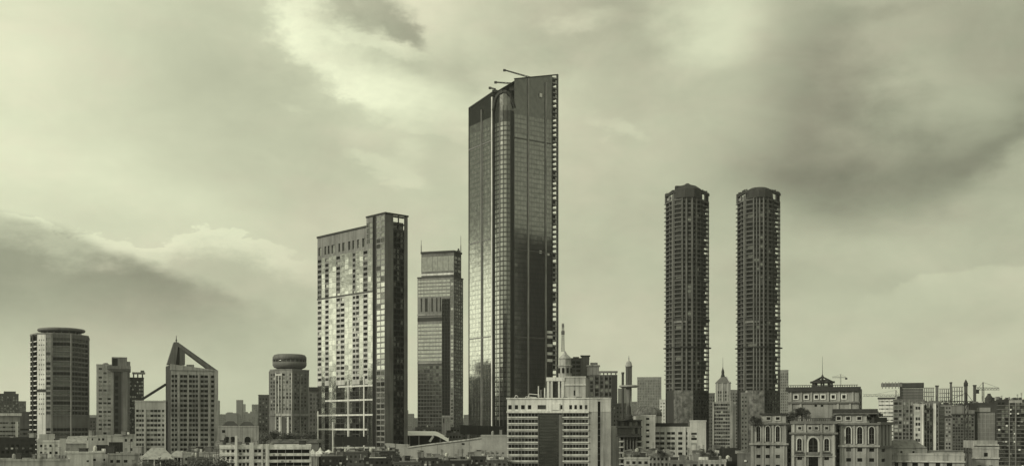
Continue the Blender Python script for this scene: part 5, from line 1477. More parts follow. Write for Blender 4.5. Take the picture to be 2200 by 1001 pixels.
    T = block('edge_tower', 'dark balconied tower with a pale strip at the right edge of the view', 'tower', 2141, 2206, 859, D, 22, 'dark', first=866, step=8.6, h=5, last=1005, us=[(2144, 2150), (2152, 2158), (2160, 2166), (2170, 2174), (2176, 2180), (2185, 2191), (2194, 2200)], par=0.4, clut=5, glass=['g_dark', 'g_mid', 'g_smoke'])
    f = T.face; f.bar('pale_strip', 'mid', f.u(2167.5), f.u(2169.5), 0, T.zt, 0.003, 0.8); f.bar('pale_strip', 'mid', f.u(2181), f.u(2183.5), 0, T.zt, 0.003, 0.8)
    f.bars('balcony', 'concrete', 0, f.len, [Z(870.4 + 8.6 * k, D) for k in range(16)], 0.35, 0.003, 0.6); f.bar('crown_band', 'pale', f.u(2168), f.u(2196), Z(865, D), Z(859, D), 0.003, 0.9)
    for p in (2150, 2163, 2180, 2192): f.bar('crown_post', 'dark', f.u(p) - 0.8, f.u(p) + 0.8, T.zt, Z(853.5, D), -2, 0)
    T.finish()
    # roof structures of the estate
    D = 722.0
    for k, (a, b, y0, y1, nm, lab, mt) in enumerate(((1987, 2005, 866, 832, 'roof_pergola', 'leftmost pale lattice pergola on the estate roofs', 'mid'), (2020, 2038, 866, 834, 'roof_pergola', 'middle pale lattice pergola on the estate roofs', 'pale'), (2046, 2067, 868, 830, 'roof_pergola', 'rightmost pale lattice pergola, beside the dark roof lantern', 'pale'))):
        A, B = W(a, D), W(b, D); T = Thing(nm, lab, 'pergola', (A + B) / 2, 'pergolas on the estate roofs'); f = Face(T, A, B)
        n = 5
        for i in range(n): f.bar('post', mt, f.len * i / (n - 1) - 0.25, f.len * i / (n - 1) + 0.25, 0 if i in (0, n - 1) else Z(y0, D), Z(y1 + 2, D), -0.5, 0)
        for y in (y1, y1 + 9, y1 + 18): f.bar('beam', mt, -0.6, f.len + 0.6, Z(y + 1.6, D), Z(y, D), -0.7, 0.2)
        T.finish()
    for px, y, w, lab, top in ((2013, 830, 4, 'stout grey roof pier, first along the estate roofs', 0), (2043, 823, 3, 'taller thin roof pier, second along the estate roofs', 0), (2075, 829, 4.5, 'dark roof lantern with pointed cap on the estate roofs', 1), (2094, 829, 4, 'dark flared roof pier right of the roof lantern', 0)):
        q = W(px, 716); T = Thing('roof_lantern' if top else 'roof_pier', lab, 'roof structure', q, None if top else 'roof piers of the estate'); r = S(w * 0.6, 716); zt = Z(y, 716)
        m = MB(); m.box(q.x - r, q.x + r, q.y - r, q.y + r, 0, zt); T.part('pier', m, 'grey' if px > 2050 else 'concrete')
        m = MB(); m.box(q.x - r * 1.25, q.x + r * 1.25, q.y - r * 1.25, q.y + r * 1.25, zt, zt + 0.8); T.part('cap', m, 'dark')
        if top: m = MB(); m.lathe(q, [(r * 1.5, zt + 0.8), (r * 1.7, zt + 1.8), (r * 0.9, zt + 3.2), (0.15, zt + 4.4)], 10); T.part('cupola', m, 'dark')
        T.finish()
    q = W(2125, 700); T = Thing('roof_mound', 'dark hunched plant house on the roof under the level crane jib', 'roof structure', q)
    m = MB(); m.lathe(q, [(S(10, 700), Z(868, 700)), (S(9, 700), Z(857, 700)), (S(9.5, 700), Z(855, 700)), (S(4, 700), Z(848, 700)), (S(3.5, 700), Z(845, 700))], 6); T.part('shell', m, 'dark'); m = MB(); m.lathe(q, [(S(9, 700), 0), (S(9, 700), Z(867, 700))], 6); T.part('base', m, 'dark'); T.finish()


right_estate()
HAZE = 0.000045
# ------------------------------------------------------------------ plain neighbours and far blocks
GM = ['g_mid', 'g_dark', 'g_smoke']
block('far_block', 'faint ribbed high block in the haze between spire and twin towers', 'building', 1369, 1421, 810, 3200, 50, 'mid', cols=14, cfrac=0.45, first=818, step=5.5, h=4.4, last=905, glass=GM, small=True).finish()  # wall colour lightened to paint in part of the haze
block('white_slim_block', 'slim white block at the left foot of the twin towers', 'building', 1417, 1430, 859, 1200, 14, 'white', cols=2, cfrac=0.5, first=866, step=7, h=3, last=910, glass=['g_pale', 'g_mid']).finish()
block('rear_block', 'hazy flat-topped block peeping out right of the right twin tower', 'building', 1672, 1694, 795, 2400, 30, 'mid', cols=5, cfrac=0.5, first=803, step=6, h=3.5, last=900, glass=GM, small=True).finish()  # lighter wall here too, some of the haze put into its colour
block('rear_block', 'narrow grey block just left of the right twin tower', 'building', 1566, 1592, 838, 1400, 20, 'concrete', cols=4, cfrac=0.5, first=846, step=7, h=4, last=960, glass=GM, small=True).finish()
block('rear_block', 'grey block at the right foot of the left twin tower', 'building', 1520, 1536, 845, 1300, 16, 'concrete', cols=3, cfrac=0.5, first=853, step=7, h=4, last=960, glass=GM, small=True).finish()
block('rear_block', 'dull block between the spire and the pilastered tower', 'building', 1316, 1345, 868, 760, 16, 'grey', cols=4, cfrac=0.4, first=876, step=9, h=4, last=930, glass=GM, small=True).finish()
block('rear_block', 'dark grey block abutting the drum-capped tower on its left', 'building', 555, 583, 849, 1050, 18, 'grey', cols=4, cfrac=0.5, first=857, step=8, h=4, last=930, glass=GM, small=True).finish()
T = block('rear_block', 'hazy block with dark roof brim between drum-capped tower and mirrored slab', 'building', 664, 686, 838, 1100, 18, 'concrete', cols=3, cfrac=0.5, first=848, step=9, h=5, last=930, glass=GM, small=True)
T.face.bar('roof_brim', 'dark', -2, T.face.len + 1, T.zt, T.zt + 3.2, -12, 1.5); T.finish()
block('rear_block', 'dark low block filling the gap right of the disc-topped tower', 'building', 186, 212, 898, 1000, 18, 'grey', cols=4, cfrac=0.5, first=906, step=8, h=4, last=940, glass=GM, small=True).finish()
T = block('hazy_stepped_block', 'hazy dark stepped block at the left edge, below the cloud bank', 'building', -6, 40, 846, 1900, 40, 'dark', cols=7, cfrac=0.5, first=853, step=6, h=3.5, last=900, glass=GM, small=True)
T.face.bar('upper_storey', 'dark', T.face.u(8), T.face.u(34), T.zt, Z(840, 1900), -20, -2); T.finish()
block('hazy_stepped_block', 'lower hazy block beside the stepped one at the left edge', 'building', 38, 56, 862, 2000, 30, 'grey', cols=4, cfrac=0.5, first=869, step=6, h=3.5, last=900, glass=GM, small=True).finish()
T = block('pale_framed_block', 'pale low block with a raised white frame at the left edge', 'building', -8, 43, 892, 760, 20, 'pale', cols=8, cfrac=0.9, first=908, step=9, h=3.5, last=950, glass=GM)
f = T.face; f.bar('frame', 'white', f.u(33), f.u(39), 0, Z(905, 760), 0.003, 0.8); f.bar('roof_slab', 'white', -1, f.len + 1, T.zt - 0.2, T.zt + 1.6, -14, 1.6); T.finish()
block('grey_low_block', 'grey flat block between the pale framed block and the disc-topped tower', 'building', 40, 68, 886, 830, 20, 'concrete', cols=6, cfrac=0.9, first=922, step=9, h=4, last=960, glass=GM).finish()
T = block('dark_low_block', 'large dark low block at the bottom left corner', 'building', -12, 76, 943, 520, 30, 'dark', cols=8, cfrac=0.6, first=957, step=13, h=6, last=1005, glass=['g_dark', 'g_mid'], clut=2); T.finish()

# distant skyline: many small hazy blocks, one mass
random.seed(5)
m = MB()
for k in range(520):
    px = random.uniform(-700, 2900); D = random.uniform(4000, 8500)
    if 1840 < px < 1900 and False: continue
    h = random.choice((30, 45, 60, 75, 95)) * random.uniform(0.6, 1.15)
    h *= 1.7
    q = W(px, D); w, d = random.uniform(18, 60), random.uniform(18, 40)
    m.box(q.x - w / 2, q.x + w / 2, q.y, q.y + d, 0, h)
    if random.random() < 0.5: m.box(q.x - w / 5, q.x + w / 6, q.y + 3, q.y + d * 0.6, h, h + random.uniform(3, 9))
for k in range(900):                       # low roofs filling the ground between the nearer towers and the skyline
    px = random.uniform(-500, 2800); D = random.uniform(1450, 3900)
    q = W(px, D); w, d, h = random.uniform(14, 45), random.uniform(14, 40), random.uniform(9, 27)
    m.box(q.x - w / 2, q.x + w / 2, q.y, q.y + d, 0, h); m.box(q.x - w / 6, q.x + w / 5, q.y + 2, q.y + d * 0.5, h, h + 2.2)
o = link('distant_city', m.mesh('distant_city', 'grey')); o['kind'] = 'stuff'; o['label'] = 'distant hazy mass of city blocks along the horizon'; o['category'] = 'city'
# the town beyond the left edge of the view, which the glass fronts mirror
m = MB()
for k in range(330):
    x, y = random.uniform(-1500, -480), random.uniform(250, 1450)
    if x > -0.52 * y - 25: continue
    h = random.choice((18, 24, 30, 36, 44)) * random.uniform(0.8, 1.1)
    if -950 < x < -560: h = random.uniform(66, 100) if y < 1000 else random.uniform(46, 66)
    w, d = random.uniform(14, 40), random.uniform(14, 34)
    m.box(x - w / 2, x + w / 2, y - d / 2, y + d / 2, 0, h); m.box(x - w / 6, x + w / 5, y - d / 5, y + d / 6, h, h + 3)
o = link('town_blocks', m.mesh('town_blocks', 'dark')); o['kind'] = 'stuff'; o['label'] = 'mass of town blocks running on past the left edge'; o['category'] = 'city'
GAPS = ['just right of the gable-framed block', 'second right of the gable-framed block', 'third right of the gable-framed block, wide and low', 'fourth right of the gable-framed block', 'fifth right of the gable-framed block', 'tallest faint one left of the drum-capped tower', 'right of the mirrored slab', 'touching the set-back tower', 'between set-back tower and tallest tower', 'just right of the hotel upper block', 'left of the white striped block', 'behind the spire']
for k, (a, b, t, D) in enumerate(((470, 486, 889, 2300), (488, 500, 885, 2500), (503, 520, 891, 2200), (520, 533, 884, 2600), (534, 548, 893, 2300), (541, 556, 868, 2500), (876, 890, 888, 2400), (887, 899, 897, 2200), (996, 1008, 890, 2300), (1847, 1862, 893, 2300), (1866, 1884, 880, 2500), (1352, 1372, 862, 2500))):
    block('skyline_block', 'hazy skyline block, ' + GAPS[k], 'building', a, b, t, D * 2, 60, 'grey', cols=4, cfrac=0.5, first=t + 4, step=4.5, h=2.5, last=915, glass=GM, small=True, group='hazy blocks on the skyline', par=0, sides=False).finish()

# ------------------------------------------------------------------ low town along the bottom, left part
random.seed(21)
D = 480
T = block('white_low_rise', 'white low-rise with two rows of small dark windows, lower left', 'building', 80, 141, 948, D, 16, 'white', first=957, step=15, h=5.5, last=1003, us=[(86, 91), (95, 100), (106, 111), (118, 124)], par=0.7, clut=2)
f = T.face; f.bar('stair_house', 'cream', f.u(84), f.u(118), T.zt, Z(932, D), -9, -1); f.bar('stair_house_window', 'g_dark', f.u(116), f.u(117.9), Z(946, D), Z(942, D), -3, -0.95); f.bar('pier', 'cream', f.u(128), f.len + 0.1, 0, Z(941, D), 0.003, 0.6); T.finish()
T = block('plain_gabled_house', 'plain grey house wall with two small vents, beside the white low-rise', 'house', 139, 186, 952, 500, 14, 'cream', first=963, step=30, h=3.5, last=970, us=[(146, 150)], par=0)
f = T.face; m = MB(); zt = T.zt; p = T.poly; m.add([f.P(-0.4, 0.5, zt), f.P(f.len + 0.4, 0.5, zt), f.P(f.len + 0.4, -14.4, zt), f.P(-0.4, -14.4, zt), f.P(f.len * .15, -7, Z(936, 507)), f.P(f.len * 1.02, -7, Z(936, 507))], [(0, 1, 5, 4), (2, 3, 4, 5), (1, 2, 5), (3, 0, 4)]); T.part('pitched_roof', m, 'stone'); T.finish()
block('small_pale_house', 'small pale house with three tiny windows in front of the gap', 'house', 173, 206, 937, 540, 10, 'white', first=943, step=40, h=4.5, last=950, us=[(178, 181), (186, 189), (197, 200)], par=0.3).finish()
block('small_pale_house', 'low pale house with a dark doorway beneath the shaft tower', 'house', 206, 252, 936, 560, 12, 'cream', first=943, step=40, h=5, last=950, us=[(211, 215), (219, 224)], par=0.3, clut=1).finish()
block('small_pale_house', 'grey house with a wide dark roof opening left of the low pale wing', 'house', 246, 291, 934, 540, 12, 'cream', first=945, step=20, h=6, last=980, us=[(268, 273), (280, 285)], par=0.4, clut=2).finish()
block('flat_cream_house', 'flat cream house below the two black billboards', 'house', 140, 200, 972, 440, 12, 'white', first=990, step=30, h=4, last=1000, us=[(186, 191), (204, 208)], par=0.5, clut=2).finish()
block('flat_cream_house', 'cream house with an awning and one dark window, under the smaller black billboard', 'house', 176, 232, 971, 455, 12, 'white', first=987, step=30, h=5, last=1000, us=[(200, 206), (222, 226)], par=0.4, clut=2).finish()
block('flat_cream_house', 'darker house corner just left of the hipped market roof', 'house', 232, 300, 975, 450, 12, 'stone', first=990, step=14, h=6, last=1010, us=[(237, 243), (250, 258), (266, 274), (284, 292)], par=0.4, clut=3).finish()  # wall colour darker than the neighbouring houses
block('bottom_low_roof', 'long grey roof along the bottom left corner', 'building', -10, 150, 988, 400, 18, 'cream', cols=10, cfrac=0.0, par=0.5, clut=6, roofmat='stone').finish()


def billboard(label, x0, x1, y0, y1, D, tilt=0.0, ledge=False):
    A, B = WF_(x0, D, (x0 + x1) / 2), WF_(x1, D, (x0 + x1) / 2); T = Thing('billboard', label, 'billboard', (A + B) / 2, 'black billboards seen from behind'); f = Face(T, A, B)
    dz = S(tilt, D)
    m = MB(); m.hexa([f.P(0, 0.2, Z(y1, D)), f.P(f.len, 0.2, Z(y1, D) - dz), f.P(f.len, -0.2, Z(y1, D) - dz), f.P(0, -0.2, Z(y1, D))], [f.P(0, 0.2, Z(y0, D)), f.P(f.len, 0.2, Z(y0, D) - dz), f.P(f.len, -0.2, Z(y0, D) - dz), f.P(0, -0.2, Z(y0, D))]); T.part('panel', m, 'black')
    n = max(2, int(f.len / 6))
    for k in range(n):
        u = f.len * (k + 0.5) / n; f.bar('post', 'dark_steel', u - 0.25, u + 0.25, 0, Z(y1, D) - dz * 0.5, -0.6, -0.25)
        f.bar('batten', 'dark_steel', u - 0.1, u + 0.1, Z(y1, D), Z(y0, D) - dz, 0.205, 0.3)
    if ledge: f.bar('walkway', 'white', -0.5, f.len + 4, Z(y1 + 6.5, D), Z(y1 + 3, D), 0.3, 1.6)
    T.finish()


billboard('smaller black billboard among the low houses at lower left', 207, 233, 955, 970, 470)
billboard('larger black billboard next to the smaller one at lower left', 234, 264, 949, 970, 468)
billboard('black billboard at the foot of the mirrored slab tower', 718, 789, 937, 956, 560, ledge=True)
billboard('long black hoarding at the foot of the tallest tower', 989, 1086, 912, 932, 700, 3.5)


def hip_roof(name, label, cat, x0, x1, ye, yr, D, depth, mat, wall='concrete', posts=True):
    A, B = WF_(x0, D, (x0 + x1) / 2), WF_(x1, D, (x0 + x1) / 2); T = Thing(name, label, cat, (A + B) / 2); f = Face(T, A, B); ze, zr = Z(ye, D), Z(yr, D)
    m = MB(); a = f.len * 0.3
    m.add([f.P(-0.5, 0.5, ze), f.P(f.len + 0.5, 0.5, ze), f.P(f.len + 0.5, -depth, ze), f.P(-0.5, -depth, ze), f.P(a, -depth / 2, zr), f.P(f.len - a, -depth / 2, zr)], [(0, 1, 5, 4), (1, 2, 5), (2, 3, 4, 5), (3, 0, 4), (3, 2, 1, 0)]); T.part('hipped_roof', m, mat)
    f.bar('eave', 'white', -0.55, f.len + 0.55, ze - 0.35, ze - 0.02, 0.3, 0.6)
    if posts:
        for k in range(6): u = f.len * k / 5; f.bar('post', 'white', u - 0.18, u + 0.18, 0, ze - 0.35, 0.0, 0.3)
    f.bar('inner_wall', wall, 0.5, f.len - 0.5, 0, ze - 0.1, -depth + 1, -2.0)
    T.finish(); return T


hip_roof('market_pavilion', 'pale hipped market pavilion roof below the low pale wing', 'pavilion', 304, 372, 984, 962, 430, 14, 'stone', 'mottled')
hip_roof('market_pavilion', 'second pale pavilion roof, partly hidden, right of the hipped market one', 'pavilion', 366, 404, 980, 968, 450, 12, 'stone', 'dark')
block('cluttered_roof_house', 'low house with cluttered roof left of the vertical white pole', 'house', 392, 470, 972, 445, 14, 'stone', first=985, step=14, h=6, last=1008, us=[(398, 406), (412, 418), (430, 440), (452, 462)], par=0.4, clut=6).finish()
block('cluttered_roof_house', 'dark-roofed house in front of the gable-framed block', 'house', 402, 458, 984, 405, 12, 'concrete', cols=5, cfrac=0.6, first=994, step=14, h=5, last=1010, par=0.4, clut=4).finish()
q = W(459, 430); T = Thing('white_pole', 'slim white pole in front of the gable-framed block', 'pole', q); m = MB(); m.lathe(q, [(0.28, 0), (0.2, Z(975, 430))], 8); T.part('shaft', m, 'white'); m = MB(); m.beam((q.x, q.y, Z(976, 430)), (q.x + 2.2, q.y, Z(975, 430)), 0.18); T.part('arm', m, 'white'); T.finish()
hip_roof('dark_roofed_villa', 'pale villa with dark hipped roof, left of the pair beyond the low town', 'house', 478, 512, 914, 904, 760, 16, 'dark', 'pale', False)
hip_roof('dark_roofed_villa', 'pale villa with dark hipped roof, right of the pair beyond the low town', 'house', 515, 546, 914, 905, 770, 16, 'dark', 'pale', False)
T = block('arched_pale_block', 'wide pale block with dark arched openings behind the cream flats', 'building', 466, 556, 916, 720, 18, 'cream', first=926, step=30, h=6, last=930, us=[(477, 484)], par=0.6)
f = T.face
for x in (488, 500, 532): arch_window(f, f.u(x), S(13, 720), Z(950, 720), Z(944, 720), Z(937, 720), mull=False)
T.finish()
D = 440
T = block('cream_flats', 'cream flats with tall plain piers at the bottom, left of the banded parking block', 'building', 472, 577, 958, D, 16, 'white', first=968, step=14.5, h=6, last=1008, us=[(478, 484), (487, 493), (497, 503), (513, 519), (521, 527), (530, 535), (546, 553), (555, 561), (565.5, 569)], par=0.6, clut=5)
f = T.face
for a, b, y in ((504.5, 510, 935), (536, 545, 950), (561.5, 564.5, 953), (571, 577, 953)): f.bar('pier', 'white', f.u(a), f.u(b), 0, Z(y, D), 0.003, 0.9)
f.bars('floor_band', 'white', 0, f.len, [Z(961 + 14.5 * k, D) for k in range(4)], 0.9, 0.003, 0.5); T.finish()
T = block('parking_block', 'open parking block with long dark horizontal bands at the bottom', 'building', 576, 668, 958, D + 4, 16, 'white', cols=5, cfrac=0.96, first=969, step=14, h=8.5, last=1008, par=0.7, clut=2, dep=1.5, glass=['g_dark'])
f = T.face; f.bars('band', 'white', 0, f.len, [Z(962 + 14 * k, D) for k in range(4)], 1.1, 0.003, 0.6); T.finish()
q = W(612, 520)
T = Thing('vaulted_hall', 'hall with low curved dark roofs above the open parking block', 'building', q)
A, B = W(572, 520), W(684, 520); f = Face(T, A, B); f.wall(0, Z(950, 520), mat='concrete')
for k in range(4):
    m = MB(); w = f.len / 4; n = 8; vs = []
    for i in range(n + 1):
        a = math.pi * i / n
        for o in (0.6, -16): vs.append(f.P(w * (k + 0.5) - w * 0.48 * math.cos(a), o, Z(951, 520) + 1.7 * math.sin(a)))
    m.add(vs, [(2 * i, 2 * i + 2, 2 * i + 3, 2 * i + 1) for i in range(n)] + [tuple(range(0, 2 * n + 2, 2))]); T.part('vault', m, 'roofing')
    for o in (0.65,):
        m = MB()
        for i in range(n): m.beam(Vector(vs[2 * i]), Vector(vs[2 * i + 2]), 0.3)
        T.part('vault_rim', m, 'concrete')
T.finish()
# white tents
for k, (px, y, w, lab) in enumerate(((672, 962, 7, 'leftmost peak of the white tents before the mirrored slab'), (688, 958, 9, 'tallest middle peak of the white tents before the mirrored slab'), (706, 963, 9, 'rightmost peak of the white tents before the mirrored slab'))):
    D = 500; q = W(px, D); T = Thing('white_tent', lab, 'tent', q, 'white tents before the slab tower'); r = S(w, D)
    m = MB(); m.lathe(q, [(r * 1.5, Z(974, D)), (r * 1.0, Z(970, D)), (r * 0.4, Z(967, D)), (0.1, Z(y + 2, D))], 6); T.part('canopy', m, 'white')
    m = MB(); m.lathe(q, [(r * 1.45, Z(979, D)), (r * 1.5, Z(974, D))], 6); T.part('valance', m, 'white')
    for i in range(4): m = MB(); a = i * 1.57 + 0.6; m.lathe((q.x + r * math.cos(a), q.y + r * math.sin(a)), [(0.12, 0), (0.12, Z(978, D))], 6); T.part('pole', m, 'light_metal')
    T.finish()

# ------------------------------------------------------------------ concrete ramp, white shell canopy
D = 600
A, B = W(836, D), W(1036, D)
T = Thing('concrete_ramp', 'long pale concrete ramp wall rising to the right below the towers', 'ramp', (A + B) / 2)
f = Face(T, A, B); P = lambda px, py, o=0.0: f.P(f.u(px), o, Z(py, D))
m = MB()
prof = [(826, 952), (850, 990), (925, 992), (1036, 992), (1036, 939), (1010, 943), (960, 949), (905, 956), (876, 960), (876, 955), (868, 955)]
n = len(prof)
m.add([P(a, b, 0) for a, b in prof] + [P(a, b, -14) for a, b in prof], [tuple(range(n)), tuple(range(2 * n - 1, n - 1, -1))] + [(i, i + n, (i + 1) % n + n, (i + 1) % n) for i in range(n)]); T.part('ramp_wall', m, 'ramp')
m = MB()
for a, b in zip(prof[4:], prof[5:]): m.beam(P(a[0], a[1], 0.2), P(b[0], b[1], 0.2), 0.7)
T.part('coping', m, 'cream')
for a, b, y0, y1 in ((885, 912, 985, 988), (854, 858, 970, 973), (904, 910, 967, 970), (1024, 1033, 966, 971), (957, 963, 973, 976), (992, 998, 951, 955)): f.bar('drain_opening', 'black', f.u(a), f.u(b), Z(y1, D), Z(y0, D), 0.003, 0.04)
for x in (870, 905, 940, 975, 1008): f.bar('wall_joint', 'mid', f.u(x) - 0.12, f.u(x) + 0.12, Z(988, D), Z(961 - (x - 870) * 0.115, D), 0.003, 0.06)
for k in range(6): m = MB(); x = 858 + k * 34; f.boxto(m, f.u(x), f.u(x + 5), 0, Z(991, D), -12, -2); T.part('pier', m, 'concrete')
T.finish()
T = block('ramp_head_house', 'plain concrete block at the upper end of the ramp, beside the banded office', 'building', 1035, 1092, 936, 597, 16, 'ramp', first=1003, step=20, h=5, last=1005, us=[(1045, 1060)], par=0.6)
T.clutter(T.poly, T.zt, 2); f = T.face; f.bar('ledge', 'cream', 0, f.len, Z(985, 597), Z(982, 597), 0.003, 0.5)
for x in (1046, 1056, 1066, 1078): f.bar('stain_vent', 'grey', f.u(x), f.u(x + 5), Z(974, 597), Z(971, 597), 0.003, 0.08)
T.finish()
c = W(915, 690)
T = Thing('shell_canopy', 'white curved shell canopy over a dark entrance, between slab and set-back tower', 'canopy', c)
m = MB(); n = 16; vs = []
for i in range(n + 1):
    t = i / n; x = 868 + t * 96
    yt = 925 + 1.0 * t + (14 * max(0, t - 0.72) / 0.28 if t > 0.72 else 0) ** 1.0
    for o, dy in ((4, 9), (2, 3), (-10, 0)): q = W(x, 690 - o); vs.append((q.x, q.y, Z(yt + dy, 690)))
m.add(vs, [(3 * i + j, 3 * i + 3 + j, 3 * i + 4 + j, 3 * i + 1 + j) for i in range(n) for j in range(2)]); T.part('shell', m, 'shell', smooth=True)
m = MB(); q = W(918, 694); m.box(q.x - 13, q.x + 13, q.y, q.y + 8, 0, Z(936, 690)); T.part('entrance_wall', m, 'dark')
m = MB(); m.beam((W(923, 686).x, 686, Z(948, 686)), (W(931, 686).x, 686, Z(936, 686)), 1.3); T.part('shell_foot', m, 'shell')
for x in (880, 900, 946): m = MB(); q = W(x, 688); m.box(q.x - .3, q.x + .3, q.y - .3, q.y + .3, 0, Z(936, 690)); T.part('column', m, 'stone')
T.finish()
T = block('kiosk_block', 'round-eaved grey kiosk building right of the white shell canopy', 'building', 958, 992, 930, 720, 14, 'concrete', cols=5, cfrac=0.6, first=938, step=14, h=5, last=970, par=0.4, clut=2, glass=GM); T.finish()
block('set_back_podium', 'low podium at the foot of the set-back tower', 'building', 892, 1004, 918, 1060, 20, 'grey', cols=16, cfrac=0.6, first=924, step=8, h=4, last=950, par=0.6, clut=4, small=True).finish()
block('column_stub', 'small pale ribbed block against the foot of the set-back tower', 'building', 950, 968, 896, 1050, 10, 'mid', cols=3, cfrac=0.4, first=903, step=60, h=10, last=905, glass=GM, par=0.3).finish()

# ------------------------------------------------------------------ low town along the bottom, right of the banded block
D = 575
T = block('cream_school_block', 'cream block with rows of wide windows under a black roof line, right of the spire', 'building', 1404, 1486, 917, D, 16, 'cream', first=930, step=10.9, h=5.6, last=985, us=[(1408, 1417), (1418, 1427.5), (1433, 1441), (1442, 1450), (1457, 1466), (1474, 1477)], par=0.3)
f = T.face; f.bar('black_roof_storey', 'black', 0, f.u(1478), T.zt + 0.3, Z(908, D), -10, -1.0); f.bar('pier', 'cream', f.u(1469), f.u(1473), 0, T.zt, 0.003, 0.5); T.finish()
T = block('cream_stair_tower', 'narrow cream stair tower with four small windows, right of the spire base', 'building', 1377, 1408, 893, D - 4, 14, 'cream', first=899, step=12.5, h=4.5, last=985, us=[(1388, 1395)], par=0.6)
f = T.face; f.bar('cap', 'cream', f.u(1366), f.u(1379), Z(900, D), Z(892, D), -8, -1); T.finish()
T = block('cream_gable_block', 'plain cream end block with three slit windows, left of the domed tower', 'building', 1482, 1517, 904, D - 3, 14, 'cream', first=931, step=11, h=5, last=955, us=[(1485, 1497)], par=0.5); T.finish()
q = W(1391, 640)
T = Thing('mottled_dome', 'mottled low dome behind the cream stair tower', 'dome', q)
m = MB(); r = S(31, 640); m.lathe(q, [(r, Z(893, 640)), (r * .97, Z(886, 640)), (r * .85, Z(880, 640)), (r * .6, Z(875, 640)), (r * .3, Z(872.5, 640)), (.3, Z(872, 640))], 18); T.part('shell', m, 'mottled', smooth=True)
for k in range(18):
    a = k * math.pi / 9; m = MB(); pr = [(r * 1.0, Z(893, 640)), (r * .98, Z(886, 640)), (r * .86, Z(880, 640)), (r * .61, Z(875, 640)), (r * .31, Z(872.3, 640))]
    for (r0, z0), (r1, z1) in zip(pr, pr[1:]): m.beam((q.x + r0 * math.cos(a), q.y + r0 * math.sin(a), z0), (q.x + r1 * math.cos(a), q.y + r1 * math.sin(a), z1), 0.35)
    T.part('rib', m, 'concrete')
m = MB(); m.lathe(q, [(r * .98, 0), (r * .98, Z(893, 640))], 18); T.part('drum', m, 'stone'); T.finish()
random.seed(8)
low = [(1341, 1396, 984, 430, 'stone', 'flat grey house at the bottom, right of the banded office'), (1392, 1446, 976, 470, 'mid', 'low house with tank-strewn roof below the cream stair tower'),
       (1440, 1502, 990, 420, 'concrete', 'bottom-edge house with slatted front below the cream wide-windowed block'), (1496, 1542, 974, 500, 'pale', 'small pale house with weedy roof below the plain cream end block'),
       (1350, 1400, 972, 500, 'pale', 'pale terrace roof behind the flat grey house'), (1500, 1560, 990, 410, 'stone', 'bottom-edge pale roof left of the dark low shed')]
for a, b, t, D, mt, lab in low:
    T = block('small_flat_house', lab, 'house', a, b, t, D, 14, mt, cols=random.choice((4, 5, 6)), cfrac=0.55, first=t + 9, step=12, h=6, last=1012, par=0.5, clut=7); T.finish()
block('dark_shed', 'dark low shed left of the palace-like hotel', 'shed', 1540, 1590, 965, 520, 20, 'black', cols=1, cfrac=0.0, par=0.5, clut=3).finish()
block('grey_shed', 'grey low shed wall between dark shed and palace-like hotel', 'shed', 1584, 1622, 974, 500, 16, 'concrete', cols=1, cfrac=0.0, par=0.4, clut=1).finish()
block('slender_pier_block', 'slender grey pier block at the foot of the right twin tower', 'building', 1592, 1606, 845, 780, 12, 'mid', cols=2, cfrac=0.5, first=853, step=9, h=4, last=965, glass=GM).finish()
# cream villas at the lower right
D = 430
T = block('cream_villa_front', 'long cream ornate front with small black windows, lower right', 'villa', 1904, 2072, 976, D, 14, 'stone', first=997, step=16, h=8, last=1012, us=[(1922, 1930), (1938, 1949), (1960, 1972), (1985, 1996), (2010, 2020), (2034, 2046)], par=0.6)
f = T.face; f.bar('cornice', 'cream', -0.3, f.len + 0.3, Z(992, D), Z(989, D), 0.003, 0.9)
g = Face(T, W(1916, D + 4), W(1992, D + 4)); g.wall(Z(976, D), Z(962, D), [], [], 'stone', part='attic'); 
for x in (1936, 1962): rose_window(g, g.u(x), S(5, D), Z(971, D), S(5, D), 'stone')
m = MB(); m.add([g.P(0, 0.4, Z(962, D)), g.P(g.len, 0.4, Z(962, D)), g.P(g.len, -8, Z(962, D)), g.P(0, -8, Z(962, D)), g.P(g.len * .12, -4, Z(945, D)), g.P(g.len * .75, -4, Z(945, D))], [(0, 1, 5, 4), (1, 2, 5), (2, 3, 4, 5), (3, 0, 4)]); T.part('hipped_roof', m, 'mid')
h = Face(T, W(1994, D + 5), W(2070, D + 5)); h.wall(Z(976, D), Z(969, D), mat='stone', part='attic'); h.bar('balustrade', 'mid', 0, h.len, Z(969, D), Z(967, D), -0.4, 0.4); T.roof(ring_back([h.A, h.B], 8), Z(969, D), part='attic_roof')
f.bar('end_pier', 'white', -0.3, 1.2, 0, Z(966, D), 0.01, 0.6); T.finish()
T = block('cream_pediment_villa', 'cream villa block with one round window, right of the tall dark crane mast', 'villa', 2089, 2146, 962, D + 2, 14, 'stone', first=1003, step=20, h=8, last=1006, us=[(2100, 2108), (2125, 2133)], par=0.5)
f = T.face; g = Face(T, W(2092, D + 5), W(2143, D + 5)); g.wall(Z(962, D), Z(946, D), mat='stone', part='attic'); g.bar('cornice', 'cream', -0.3, g.len + 0.3, Z(957, D), Z(954, D), 0.003, 0.7); q = ring_back([g.A, g.B], 10)
for i in (1, 2, 3): Face(T, q[i], q[(i + 1) % 4]).wall(Z(962, D), Z(946, D), mat='stone', part='attic')
T.roof(q, Z(946.3, D)); f.bar('round_window', 'g_dark', f.u(2114), f.u(2122), Z(980, D), Z(972, D), 0.02, 0.08); f.bar('cornice', 'cream', -0.3, f.len + 0.3, Z(985, D), Z(982, D), 0.003, 0.8); T.finish()

